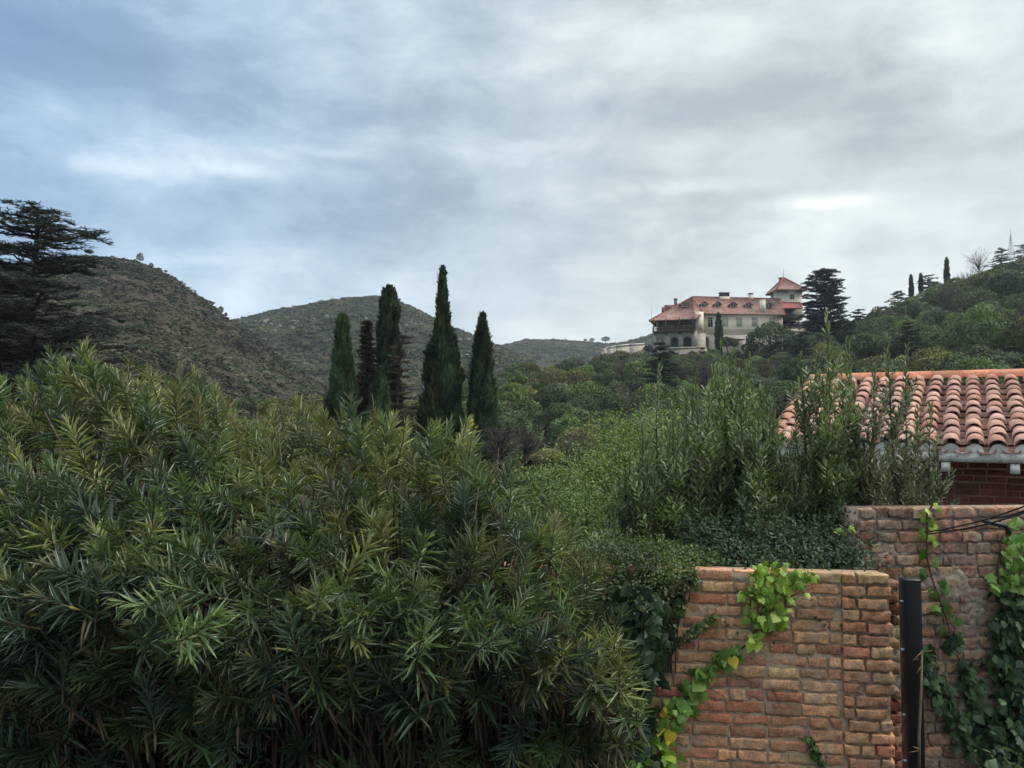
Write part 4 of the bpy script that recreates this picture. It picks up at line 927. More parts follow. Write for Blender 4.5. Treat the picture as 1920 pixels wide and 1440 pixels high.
S = Soup(); brick_face(S, LO + LU*(LWL+.02) - LN*.07, LU, LN, .085, .15, zt_l-.06, .0835, .07, .12, .012, pal*.42, r3, rough=.008); S.build('recessed_edge', M['brick'], e, org=LO)  # palette darkened here: the recess's shade is put into the brick colour
S = Soup(); mortar(S, LO, LU, LN, LWL+.01, .1, zt_l-.02, .016, .008, r3, smear=.012, step=.014, sc=22.)
q0 = LO - LN*.03; v = [q0, q0+LU*(LWL+.01), q0+LU*(LWL+.01)-LN*.22, q0-LN*.22]; v = [np.array([a[0], a[1], 0.]) for a in v] + [np.array([a[0], a[1], zt_l-.03]) for a in v]
S.add(v, np.array([[0,3,2,1],[4,5,6,7],[0,1,5,4],[1,2,6,5],[2,3,7,6],[3,0,4,7]])); S.build('mortar', M['mortar'], e, smooth=True, org=LO)

# ------------------------------------------------------------------ old high wall behind it
OU = unit(np.array([1, .05, 0])); ON = np.array([OU[1], -OU[0], 0]); OO = P(1616, 1100, 6.15); OO[2] = 0; zt_o = m_(952, 6.15); LO2 = 2.6
e = empty('old_brick_wall', tuple(OO)); tag(e, 'taller crumbling brick wall with smeared mortar and climbing ivy at the right edge', 'wall')
palo = np.array([(.32, .17, .115), (.27, .15, .11), (.36, .215, .14), (.25, .15, .115), (.35, .17, .11), (.30, .21, .15), (.22, .135, .105), (.37, .24, .155)])
S = Soup(); brick_face(S, OO, OU, ON, LO2, .2, zt_o, .094, .082, .20, .015, palo, r3, rough=.015, chip=.04, rad=.008); S.build('bricks', M['brick'], e, org=OO)
S = Soup(); smf = lambda U, Z: .15 - 1.1*np.clip((Z-1.95)/.4, 0, 1)
mortar(S, OO, OU, ON, LO2, .1, zt_o-.015, .020, .013, r3, smear=.026, smear_fn=smf, proud_cap=.012, step=.012, sc=24.)
q0 = OO - ON*.04; v = [q0, q0+OU*LO2, q0+OU*LO2-ON*.26, q0-ON*.26]; v = [np.array([a[0], a[1], 0.]) for a in v] + [np.array([a[0], a[1], zt_o-.02]) for a in v]
S.add(v, np.array([[0,3,2,1],[4,5,6,7],[0,1,5,4],[1,2,6,5],[2,3,7,6],[3,0,4,7]])); S.build('mortar', M['mortar_old'], e, smooth=True, org=OO)

# steel gate post, cables, cane
M['black_steel'] = rough_mat('black_painted_steel', (.006, .0065, .010), (.010, .011, .015), 3, .42, 60, .12, .002, spec=.45)
e = empty('gate_post', tuple(P(1706, 1440, 5.22)*(1, 1, 0))); tag(e, 'black square steel post standing at the right end of the low brick wall', 'post')
b = P(1706, 1087, 5.22); hw = .053; S = Soup(); c0 = np.array([b[0], b[1], 0])
ch = .008; sq = [(-hw+ch, -hw), (hw-ch, -hw), (hw, -hw+ch), (hw, hw-ch), (hw-ch, hw), (-hw+ch, hw), (-hw, hw-ch), (-hw, -hw+ch)]; v = [(c0[0]+x_-.04*0+.012*0, c0[1]+y_, z_) for z_ in (0, b[2]) for x_, y_ in sq]
S.add(v, [np.array([[i, (i+1) % 8, (i+1) % 8+8, i+8] for i in range(8)]), np.arange(8)[::-1][None]]); S.build('shaft', M['black_steel'], e, org=np.array(e.location))
S = Soup(); v = [(c0[0]+x_*1.03, c0[1]+y_*1.03, z_) for z_ in (b[2]+.001, b[2]+.007) for x_, y_ in sq]; S.add(v, [np.array([[i, (i+1) % 8, (i+1) % 8+8, i+8] for i in range(8)]), np.arange(8)[::-1][None], (np.arange(8)+8)[None]]); S.build('cap', M['black_steel'], e, org=np.array(e.location))
for zz in (1.95, 1.63, 1.2, .9):
    S = Soup(); S.tube([(c0[0]-hw-.02, c0[1]-.01, zz), (c0[0]-hw+.002, c0[1]-.01, zz)], .008, 6); S.build('bolt', M['steel_far'], e, org=np.array(e.location))
M['cable'] = rough_mat('black_cable', (.02, .02, .021), (.035, .035, .034), 8, .55)
for k, (a, b, lb) in enumerate([((1735, 998), (1960, 934), 'upper black cable running from the old wall to the right edge'), ((1742, 1001), (1960, 948), 'lower black cable running from the old wall to the right edge'), ((1850, 972), (1960, 939), 'short thick cable over the ivy at the right edge')]):
    p0, p1 = P(*a, 6.02), P(*b, 5.1); pts = [p0+(p1-p0)*t - np.array([0, 0, .03*math.sin(t*math.pi)]) for t in np.linspace(0, 1, 12)]; S = Soup(); S.tube(pts, [.006, .006, .008][k], 7); o = S.build('cable', M['cable'], smooth=True, org=p0); tag(o, lb, 'cable', 'cables at the old wall')
p0 = P(1838, 975, 6.02); S = Soup(); S.tube([p0, P(1862, 981, 6.0), P(1885, 986, 6.0), P(1893, 1000, 6.03)], [.016, .02, .02, .018], 6); o = S.build('iron_bracket', M['black_steel'], org=p0); tag(o, 'bent black iron bracket fixed to the old wall under the cables', 'bracket')
M['cane'] = rough_mat('dry_stem', (.16, .115, .075), (.11, .08, .055), 9, .9)
p0 = P(1724, 1450, 5.12); S = Soup(); pts = [P(1724, 1450, 5.12), P(1723, 1380, 5.12), P(1727, 1300, 5.12), P(1729, 1220, 5.12)]; pts = np.array(pts); S.tube(pts, [.010, .009, .008, .006], 6)
for (a, b_, c) in (((1729, 1222), (1712, 1238), 5.1), ((1729, 1222), (1748, 1220), 5.1), ((1712, 1238), (1722, 1236), 5.1), ((1724, 1407), (1704, 1411), 5.1), ((1724, 1405), (1712, 1400), 5.08), ((1727, 1250), (1719, 1262), 5.1)): S.tube([P(*a, 5.12), P(*b_, c)], [.005, .002], 4)
o = S.build('dry_stem', M['cane'], org=p0); tag(o, 'dry leafless stem with short twigs leaning beside the black post', 'stem')

# ------------------------------------------------------------------ ivy and creepers
def ivy_tpl(fold=.22):
    o = [(0, 0), (.22, -.10), (.50, .06), (.40, .30), (.56, .52), (.28, .60), (.16, .78), (0, 1.05), (-.16, .78), (-.28, .60), (-.56, .52), (-.40, .30), (-.50, .06), (-.22, -.10)]
    v = [(x*.9, y, -fold*abs(x) - .10*(y-.5)**2) for x, y in o] + [(0, .38, .03)]
    n = len(o); f = [(i, (i+1) % n, n) for i in range(n)]; return np.array(v), np.array(f)
def heart_tpl():
    o = [(0, .04), (.2, -.08), (.42, .02), (.52, .26), (.44, .52), (.24, .78), (0, 1.05), (-.24, .78), (-.44, .52), (-.52, .26), (-.42, .02), (-.2, -.08)]
    v = [(x*.95, y, -.16*abs(x) - .12*(y-.4)**2) for x, y in o] + [(0, .4, .04)]; n = len(o); return np.array(v), np.array([(i, (i+1) % n, n) for i in range(n)])
IVY, HEART = ivy_tpl(), heart_tpl()
r4 = np.random.default_rng(44)
def leaves(S, pts, nrm, size, cols, r, tpl=None, down=.8, jit=.55, szv=.35):
    pts = np.asarray(pts, float); n = len(pts); nrm = np.broadcast_to(nrm, (n, 3)); cols = np.asarray(cols)
    L = np.array([0, 0, -down]) + rdir(n, r)*.75 + nrm*.25; N_ = unit(nrm + jit*rdir(n, r)); sz = size*np.clip(1 + r.normal(size=n)*szv, .45, 1.7)
    for k, t in enumerate((IVY, HEART) if tpl is None else (tpl,)):
        ix = np.arange(n)[k::2] if tpl is None else np.arange(n)
        S.inst(t[0], t[1], frames(L[ix], N_[ix]), sz[ix], pts[ix], cols[r.integers(0, len(cols), len(ix))]*r.uniform(.8, 1.2, (len(ix), 1)))
def wallpt(px, py, plane='low', off=.03):
    """hit of a picture ray with the low or the old wall face"""
    o, n = (LO, LN) if plane == 'low' else (OO, ON)
    a, b = P(px, py, 1.0), np.array([0, 0, CZ]); d = a-b; t = ((o-b) @ n)/(d @ n); return b + d*t + n*off
def plant(name, label, cat, parts, org, group=None):
    e = empty(name, tuple(org)); tag(e, label, cat, group)
    for nm, S, mt in parts:
        if S.n: S.build(nm, mt, e, org=np.asarray(org, float), smooth=False)
    return e
def stem_path(S, pts, r0=.006, col=(.10, .07, .045)): S.tube(pts, np.linspace(r0, r0*.5, len(pts)), 5, col, cap=False)
LIME = [(.24, .34, .05), (.19, .30, .045), (.30, .40, .08), (.14, .24, .04), (.26, .36, .06)]
YEL = [(.55, .45, .05), (.48, .38, .04)]
MID = [(.08, .15, .04), (.10, .19, .045), (.065, .12, .035), (.12, .21, .055)]
DRK = [(.025, .05, .022), (.032, .06, .028), (.02, .04, .02)]
# lime ivy: hanging clump and trail
S, T = Soup(), Soup(); pts = []
def blobpts(cx, cy, rx, ry, n, plane, r, o0=.03, o1=.14):
    q = r.normal(size=(n, 2))*.5; q = q[np.hypot(q[:, 0], q[:, 1]) < 1.15]
    return [wallpt(cx+a*rx, cy+b*ry, plane, r.uniform(o0, o1)) for a, b in q]
pts += blobpts(1445, 1090, 60, 32, 100, 'low', r4) + blobpts(1435, 1130, 52, 36, 60, 'low', r4) + blobpts(1440, 1160, 36, 24, 30, 'low', r4) + blobpts(1440, 1058, 36, 14, 20, 'low', r4) + blobpts(1500, 1075, 22, 14, 10, 'low', r4)
leaves(S, pts, LN, .052, LIME + [(.12, .22, .035), (.09, .17, .03), (.15, .26, .04)], r4, jit=.8)
pts = blobpts(1408, 1190, 14, 14, 14, 'low', r4); leaves(S, pts, LN, .05, LIME, r4)
trail = [(1440, 1075), (1435, 1120), (1418, 1170), (1400, 1205), (1375, 1222), (1345, 1232), (1320, 1255), (1300, 1280), (1285, 1310), (1262, 1330), (1245, 1350), (1240, 1385), (1245, 1420), (1240, 1450)]
stem_path(T, [wallpt(a, b, 'low', .035) for a, b in trail], .009, (.12, .06, .03))
tp = []; 
for (a, b), w_ in zip(trail[4:9], (9, 13, 20, 26, 26)): tp += blobpts(a, b, w_, 20, 15, 'low', r4, .03, .09)
leaves(S, tp, LN, .062, [MID[3], LIME[3], (.13, .24, .05)], r4)
tp = []
for (a, b), w_ in zip(trail[9:], (30, 28, 30, 30, 30)): tp += blobpts(a, b, w_, 22, 13, 'low', r4, .03, .12)
leaves(S, tp, LN, .078, [LIME[0], LIME[3], LIME[1], (.15, .27, .05)], r4)
leaves(S, [wallpt(a, b, 'low', .1) for a, b in ((1240, 1322), (1236, 1342), (1258, 1362), (1250, 1376), (1368, 1224), (1245, 1318), (1244, 1352))], LN, .07, YEL, r4, HEART)
leaves(S, blobpts(1500, 1072, 22, 10, 22, 'low', r4), LN, .03, LIME, r4)
plant('ivy_plant', 'lime green ivy clump spilling over the low brick wall and trailing down left', 'ivy', [('leaves', S, M['ivy']), ('stem', T, M['bark'])], wallpt(1440, 1075))
# creeping fig on the left corner of the wall
S, T = Soup(), Soup(); pts = blobpts(1275, 1085, 34, 26, 330, 'low', r4, .01, .06) + blobpts(1262, 1130, 24, 30, 230, 'low', r4, .01, .05) + blobpts(1250, 1180, 20, 34, 170, 'low', r4, .01, .05) + blobpts(1238, 1235, 13, 26, 90, 'low', r4, .01, .04)
for a, b in np.linspace((1255, 1215), (1335, 1155), 14): pts += blobpts(a, b, 9, 8, 16, 'low', r4, .005, .04)
leaves(S, pts, LN, .026, [(.06, .10, .03), (.085, .12, .04), (.045, .08, .028), (.11, .11, .05)], r4, HEART, jit=.9)
for _ in range(9):
    p_ = [(1255+r4.normal()*8, 1260), (1258+r4.normal()*10, 1190), (1270+r4.normal()*12, 1120), (1290+r4.normal()*14, 1072)]; stem_path(T, [wallpt(a, b, 'low', .02) for a, b in p_], .006, (.06, .04, .028))
stem_path(T, [wallpt(a, b, 'low', .02) for a, b in ((1250, 1215), (1290, 1190), (1335, 1155))], .005, (.08, .05, .035))
plant('creeping_fig', 'small leaved dark creeper on the top left corner of the low brick wall', 'creeper', [('leaves', S, M['ivy']), ('stem', T, M['bark'])], wallpt(1275, 1085))
S, T = Soup(), Soup(); pts = []
for a, b in ((1517, 1384), (1524, 1398), (1530, 1412), (1538, 1428), (1545, 1445)): pts += blobpts(a, b, 7, 8, 22, 'low', r4, .005, .04)
leaves(S, pts, LN, .028, [(.05, .09, .03), (.07, .12, .035)], r4, HEART, jit=.9); stem_path(T, [wallpt(a, b, 'low', .015) for a, b in ((1515, 1382), (1530, 1412), (1546, 1450))], .004)
plant('creeping_fig', 'short dark creeper tuft low on the low wall at the bottom of the picture', 'creeper', [('leaves', S, M['ivy']), ('stem', T, M['bark'])], wallpt(1530, 1412))
S = Soup(); T = Soup()
for a, b in (((1222, 1440), (1440, 1400)),): pass
for pth in (((1330, 1290), (1350, 1300), (1375, 1320)), ((1376, 1262), (1410, 1278), (1425, 1284)), ((1448, 1030+260), (1455, 1305), (1462, 1322))): stem_path(T, [wallpt(a, b, 'low', .012) for a, b in pth], .003, (.07, .05, .035))
tag(T.build('dead_tendrils', M['bark']), 'thin dead tendrils clinging to the middle of the low wall', 'tendrils')
# ivy on the old wall
S, T = Soup(), Soup()
v1 = [(1745, 944), (1733, 965), (1735, 1000), (1733, 1040), (1742, 1080), (1756, 1120), (1772, 1165), (1780, 1200), (1800, 1250), (1818, 1290), (1835, 1335), (1860, 1375)]
stem_path(T, [wallpt(a, b, 'old', .03) for a, b in v1], .008, (.09, .05, .03))
lp = [(1732, 953, .060), (1724, 958, .05), (1746, 942, .04), (1738, 972, .062), (1722, 990, .066), (1743, 1004, .058), (1725, 1028, .066), (1745, 1042, .058), (1722, 1064, .066), (1760, 1085, .07), (1738, 1100, .07), (1768, 1122, .07), (1742, 1132, .075), (1778, 1150, .068), (1762, 1170, .07), (1788, 1185, .06), (1768, 1202, .065)]
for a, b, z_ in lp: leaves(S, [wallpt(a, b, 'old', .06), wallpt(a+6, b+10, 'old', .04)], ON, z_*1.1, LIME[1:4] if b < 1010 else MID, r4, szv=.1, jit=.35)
pts = []
for (a, b), w_ in zip(v1[7:], (14, 20, 22, 30, 34)): pts += blobpts(a, b, w_, 22, 26, 'old', r4, .03, .09)
v2 = [(1732, 1225), (1745, 1270), (1762, 1310), (1790, 1350), (1815, 1385)]; stem_path(T, [wallpt(a, b, 'old', .03) for a, b in v2], .007, (.07, .05, .035))
for (a, b), w_ in zip(v2, (12, 26, 26, 28, 32)): pts += blobpts(a, b, w_, 26, 34, 'old', r4, .03, .09)
leaves(S, pts, ON, .062, [(.035, .07, .03), (.045, .09, .035), (.03, .055, .028), (.06, .11, .04)], r4)
plant('ivy_plant', 'thin ivy vine climbing diagonally over the old wall right of the black post', 'ivy', [('leaves', S, M['ivy']), ('stem', T, M['bark'])], wallpt(1740, 1100, 'old'))
S, T = Soup(), Soup(); pts = []
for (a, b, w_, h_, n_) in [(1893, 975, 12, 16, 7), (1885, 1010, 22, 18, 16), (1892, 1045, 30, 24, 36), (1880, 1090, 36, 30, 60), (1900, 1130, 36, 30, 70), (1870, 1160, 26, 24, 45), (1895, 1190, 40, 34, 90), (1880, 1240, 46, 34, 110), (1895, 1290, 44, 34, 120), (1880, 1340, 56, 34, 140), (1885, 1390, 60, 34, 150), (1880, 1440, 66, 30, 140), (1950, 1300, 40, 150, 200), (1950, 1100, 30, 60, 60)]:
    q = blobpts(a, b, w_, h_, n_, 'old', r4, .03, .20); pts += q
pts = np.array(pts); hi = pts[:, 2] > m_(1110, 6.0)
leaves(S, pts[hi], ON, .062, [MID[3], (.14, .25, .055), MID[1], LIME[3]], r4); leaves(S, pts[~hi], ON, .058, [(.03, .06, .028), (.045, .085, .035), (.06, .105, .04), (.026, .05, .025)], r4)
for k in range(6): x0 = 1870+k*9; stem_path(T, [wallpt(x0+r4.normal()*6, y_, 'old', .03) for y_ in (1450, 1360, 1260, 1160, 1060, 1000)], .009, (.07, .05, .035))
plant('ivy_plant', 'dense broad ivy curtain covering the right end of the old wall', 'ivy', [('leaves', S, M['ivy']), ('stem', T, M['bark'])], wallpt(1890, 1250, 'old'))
# little fern-like weeds in the bottom right corner
S, T = Soup(), Soup(); pts = []
for _ in range(16):
    b = P(r4.uniform(1850, 1960), 1520, r4.uniform(5.2, 5.7)); tip = b + np.array([r4.normal()*.1, r4.normal()*.06, r4.uniform(.25, .5)]); pp_ = [b+(tip-b)*t for t in np.linspace(0, 1, 5)]; stem_path(T, pp_, .004, (.07, .10, .04))
    for t in np.linspace(.2, 1, 12): pts.append(b+(tip-b)*t + r4.normal(size=3)*.012)
leaves(S, pts, np.array([0, -.6, .7]), .042, [(.09, .14, .07), (.07, .12, .055), (.11, .16, .085)], r4, HEART, down=-.4, jit=.9)
plant('weed_clump', 'pale green weeds growing at the foot of the ivy, bottom right corner', 'weeds', [('leaves', S, M['ivy']), ('stem', T, M['bark'])], P(1880, 1500, 5.4))
# dark big leaved ivy between oleander and wall
S, T = Soup(), Soup(); pts = []
for (a, b, w_, h_, n_) in [(1180, 1130, 40, 44, 170), (1205, 1180, 40, 40, 170), (1180, 1240, 50, 50, 170), (1215, 1130, 34, 40, 110), (1195, 1320, 30, 50, 110), (1150, 1180, 40, 60, 150), (1200, 1420, 30, 60, 60)]: pts += blobpts(a, b, w_, h_, n_, 'low', r4, .05, .34)
leaves(S, pts, LN, .085, DRK, r4, jit=.5)
leaves(S, blobpts(1200, 1400, 24, 40, 26, 'low', r4, .2, .36), LN, .07, [(.10, .2, .05)], r4)
plant('ivy_plant', 'dark large leaved ivy filling the gap between oleander and low wall', 'ivy', [('leaves', S, M['ivy'])], wallpt(1190, 1200))

# ------------------------------------------------------------------ shrubs behind the wall
LEAF = (np.array([[0, 0, 0], [.5, .35, -.10], [.42, .72, -.12], [0, 1, -.10], [-.42, .72, -.12], [-.5, .35, -.10], [0, .35, .02], [0, .72, -.02]]),
        [np.array([[0, 1, 6], [6, 5, 0], [2, 3, 7], [7, 3, 4]]), np.array([[1, 2, 7, 6], [6, 7, 4, 5]])])
def leafy(S, pos, L, N_, ln, wd, cols, r, tpl=None):
    n = len(pos); tv, tf = tpl or LEAF; cols = np.asarray(cols)
    c = cols if cols.shape == (n, 3) else cols[r.integers(0, len(cols), n)]*r.uniform(.78, 1.25, (n, 1))
    S.inst(tv, tf, frames(L, N_), np.column_stack([wd, ln, ln]), pos, c)
def laurel(label, tips, r, col, seed, zbase=0.3):
    """tips: (px, py, depth) tops of upright shoots"""
    S, T = Soup(), Soup(); PP, LL = [], []
    for (px, py, d) in tips:
        tip = P(px, py, d); H = tip[2]-zbase; lean = r.normal(size=2)*.05*H; base = np.array([tip[0]-lean[0], tip[1]-lean[1], zbase])
        ts = np.linspace(0, 1, 9); wob = np.cumsum(r.normal(size=(9, 2))*.012, 0); pts = np.array([base+(tip-base)*t for t in ts]); pts[:, :2] += wob - wob[-1]*ts[:, None]
        T.tube(pts, np.linspace(.013, .003, 9), 4, (.07, .065, .04), cap=False)
        shoots = [(pts, max(0, 1-1.9/H), 1.0)]
        nb = int((H-.6)*11)
        for _ in range(max(nb, 0)):
            t = r.uniform(.25, .88); b = np.array([np.interp(t, ts, pts[:, k]) for k in range(3)]); a = r.uniform(0, 6.28)
            l = r.uniform(.22, .55)*(1.15-t*.75); d_ = unit(np.array([math.cos(a)*.55, math.sin(a)*.55, 1.])); e_ = b+d_*l; q = np.array([b, (b+e_)/2 - (0, 0, .02), e_]); T.tube(q, [.005, .003, .002], 3, (.07, .07, .04), cap=False); shoots.append((q, .1, 1.))
        for q, t0, t1 in shoots:
            seg = np.linalg.norm(np.diff(q, axis=0), axis=1); cum = np.concatenate([[0], np.cumsum(seg)])/seg.sum(); n = int(seg.sum()*(t1-t0)/.019)+3
            tt = np.linspace(t0, t1, n); c = np.stack([np.interp(tt, cum, q[:, k]) for k in range(3)], -1); ax = unit(q[-1]-q[-2])
            a = np.arange(n)*2.4 + r.uniform(0, 6); o = np.column_stack([np.cos(a), np.sin(a), np.zeros(n)]); k = np.clip((tt-.8)/.2, 0, 1)[:, None]
            PP.append(c); LL.append(unit(ax*(.75+.8*k) + o*(.75-.35*k) + .18*rdir(n, r)))
    PP = np.concatenate(PP); LL = np.concatenate(LL); n = len(PP); out_ = unit(np.cross(np.cross(LL, np.array([0, 0, 1.])), LL) + .35*rdir(n, r))
    ln = r.uniform(.052, .088, n); leafy(S, PP, LL, out_, ln, ln*.28, col, r)
    o = np.array(tips).mean(0); return plant('laurel_shrub', label, 'shrub', [('leaves', S, M['laurel']), ('stems', T, M['bark'])], P(o[0], 1060, o[2])*(1, 1, 0), 'tall shrubs behind the low wall')
r5 = np.random.default_rng(55)
TS = [(1140, 960), (1165, 900), (1200, 850), (1235, 790), (1290, 745), (1320, 700), (1370, 680), (1410, 690), (1440, 745), (1475, 790), (1520, 745), (1570, 720), (1620, 730), (1665, 775), (1700, 770), (1735, 840), (1775, 920), (1790, 960)]
def tipset(x0, x1, n, extra):
    o = []
    for _ in range(n):
        px = r5.uniform(x0, x1); py = np.interp(px, *zip(*TS)) + abs(r5.normal())*75 - 16; o.append((px, py, r5.uniform(6.5, 7.7)))
    return o + extra
LC = [(.11, .155, .055), (.09, .135, .05), (.13, .17, .068), (.07, .11, .046), (.14, .165, .068)]
laurel('bushy left laurel shrub with upright stems behind the low wall, topped by one lone shoot', tipset(1130, 1290, 44, [(1237, 690, 6.9), (1285, 742, 6.8), (1205, 800, 6.8), (1262, 760, 6.9), (1180, 860, 6.9)]), r5, LC, 1)
laurel('tall laurel shrub of upright stems above the lime ivy, below the villa facade', tipset(1290, 1450, 40, [(1352, 648, 6.8), (1375, 660, 7.0), (1338, 690, 6.8), (1400, 690, 7.), (1330, 735, 6.7)]), r5, LC, 2)
laurel('tallest laurel shrub, its leader crossing the tiled ridge and reaching the villa cedar', tipset(1450, 1620, 29, [(1550, 588, 6.7), (1560, 640, 6.9), (1500, 668, 6.9), (1536, 655, 7.), (1590, 640, 6.9), (1575, 660, 6.8)]), r5, LC, 3)
laurel('right laurel shrub with thin stems in front of the tiled roof and eaves', tipset(1620, 1755, 13, [(1660, 630, 6.9), (1700, 650, 6.9), (1745, 760, 6.9), (1640, 690, 6.8), (1758, 850, 6.9), (1720, 770, 7.)]), r5, [(.11, .13, .06), (.09, .11, .052), (.13, .145, .075), (.07, .09, .046)], 4)
# bright green climbing shrub, small leaves, further back
def leaf_cloud(label, name, lobes, size, cols, r, mat='shrub', n_per=1600, asp=.5, cat='shrub', twig=True, up=.3, group=None, shell=.35):
    """lobes: (px, py, d, rx, rz) ellipsoids in metres"""
    S, T = Soup(), Soup(); cols = np.asarray(cols); C0 = None
    for (px, py, d, rx, rz) in lobes:
        c = P(px, py, d); C0 = c if C0 is None else C0; n = int(n_per*rx*rz/(.5*.5)); dd = rdir(n, r); sh = 1-shell*r.random(n)**1.5
        nz = np.array([mn.noise(Vector(q*2.6 + c*.7)) for q in dd]); n2_ = np.array([mn.noise(Vector(q*6.5 + c)) for q in dd]); sh = sh*(1+.75*nz+.35*n2_)
        p = c + dd*np.array([rx, rx, rz])*sh[:, None]; k = p[:, 2] > .05; p, dd = p[k], dd[k]; n = len(p)
        L = unit(dd*.5 + (0, 0, up) + .8*rdir(n, r)); ln = size*r.uniform(.6, 1.3, n)
        leafy(S, p, L, unit(dd + .7*rdir(n, r) + (0, 0, .4)), ln, ln*asp, cols, r)
        if twig:
            for _ in range(int(16*rx/.5)):
                e_ = c + rdir(1, r)[0]*np.array([rx, rx, rz])*.9; b = np.array([c[0]+r.normal()*rx*.3, c[1]+r.normal()*rx*.3, max(.0, c[2]-rz)]); T.tube([b, (b+e_)/2+r.normal(size=3)*.06, e_], [.012, .007, .003], 4, (.07, .055, .04), cap=False)
    return plant(name, label, cat, [('leaves', S, M[mat]), ('branches', T, M['bark'])], C0*(1, 1, 0), group)
BG = [(.13, .18, .04), (.09, .14, .036), (.15, .21, .05), (.065, .10, .03)]
leaf_cloud('bright yellow green small leaved bush between oleander and laurel stems', 'green_shrub', [(1190, 900, 10.5, .95, .85), (1130, 920, 10., .8, .6), (1235, 850, 11, .7, .7), (1080, 935, 9.6, .6, .42), (1200, 840, 11.5, .7, .55), (1140, 890, 11, .5, .45), (1230, 960, 9.5, .7, .7)], .038, BG, r5, n_per=2200)
leaf_cloud('low bright green shrub with a dark hollow, directly above the oleander tips', 'green_shrub', [(1030, 930, 9.2, .55, .35), (980, 925, 9.4, .45, .3), (1070, 985, 8.2, .5, .36), (1150, 985, 7.8, .5, .4), (1110, 1040, 7.6, .6, .4)], .038, [(.085, .14, .04), (.065, .11, .036), (.11, .16, .045)], r5, n_per=2400)
leaf_cloud('clipped dark green small leaved shrub leaning over the left end of low wall', 'clipped_shrub', [(1130, 1070, 5.8, .42, .24), (1195, 1062, 5.75, .34, .20), (1245, 1052, 5.8, .30, .15), (1150, 1105, 5.55, .30, .22), (1205, 1090, 5.45, .24, .17), (1255, 1075, 5.5, .18, .10), (1290, 1048, 5.9, .24, .09)], .026, [(.055, .09, .026), (.04, .065, .024), (.08, .115, .033), (.10, .12, .04), (.03, .05, .02)], r5, n_per=8500, asp=.55, cat='shrub')
leaf_cloud('dark green low growth along the top of the low wall under the laurels', 'dark_shrub', [(1325, 1025, 6.3, .26, .24), (1410, 1012, 6.35, .22, .26), (1490, 1020, 6.3, .25, .2), (1360, 1040, 6.2, .4, .16), (1450, 1035, 6.3, .42, .2), (1540, 1030, 6.3, .36, .24), (1585, 1020, 6.4, .22, .3), (1520, 1060, 6.0, .45, .16), (1400, 1062, 6.0, .45, .13), (1500, 1120, 6.1, .6, .3), (1360, 1130, 6.1, .6, .3), (1580, 1080, 6.0, .15, .3)], .034, [(.032, .06, .028), (.045, .075, .035), (.025, .046, .024)], r5, n_per=5200, asp=.45)
S, T = Soup(), Soup(); leaves(S, [P(a, b, 6.15) for a, b in ((1565, 996), (1578, 992), (1592, 990), (1585, 998), (1572, 990))], np.array([0, -1, .4]), .05, LIME, r4); stem_path(T, [P(1555, 1004, 6.2), P(1575, 996, 6.17), P(1596, 994, 6.15)], .003)
plant('ivy_sprig', 'small sprig of three lime leaves against dark growth left of the old wall', 'ivy', [('leaves', S, M['ivy']), ('stem', T, M['bark'])], P(1578, 994, 6.15))
S, T = Soup(), Soup(); leaves(S, [P(1138+r4.normal()*12, 1003+r4.normal()*4, 7.) for _ in range(16)] + [P(1068+r4.normal()*14, 1013+r4.normal()*4, 7.2) for _ in range(14)], np.array([0, -.5, 1.]), .07, [(.30, .40, .22), (.38, .46, .32), (.2, .32, .1)], r4); stem_path(T, [P(1050, 1018, 7.2), P(1100, 1012, 7.1), P(1150, 1008, 7.)], .004)
plant('pale_leaf_plant', 'pale glossy leaves poking out above the clipped dark shrub', 'plant', [('leaves', S, M['ivy']), ('stem', T, M['bark'])], P(1138, 1003, 7.))

# ------------------------------------------------------------------ oleanders in the foreground
TIPS = [(-80, 700), (0, 690), (50, 672), (90, 672), (135, 640), (170, 632), (205, 672), (240, 680), (290, 655), (310, 650), (345, 690), (390, 705), (430, 735), (450, 800), (470, 775), (492, 745), (512, 778), (560, 762), (620, 760), (680, 768), (720, 775), (760, 800), (810, 778), (850, 800), (890, 812), (905, 855), (950, 870), (975, 872), (1000, 910), (1050, 965), (1090, 1010), (1130, 1050), (1160, 1110), (1180, 1180), (1200, 1250), (1208, 1320), (1216, 1400)]
OLF = (np.array([[-.12, 0, 0], [.12, 0, 0], [.5, .38, .03], [0, .36, -.05], [-.5, .38, .03], [.40, .72, -.03], [0, .70, -.09], [-.40, .72, -.03], [0, 1.0, -.10]]),
       [np.array([[0, 1, 3], [5, 8, 6], [6, 8, 7]]), np.array([[1, 2, 3, 3]])[:0], np.array([[3, 2, 5, 6], [4, 3, 6, 7]]), np.array([[1, 2, 3], [0, 3, 4]])])
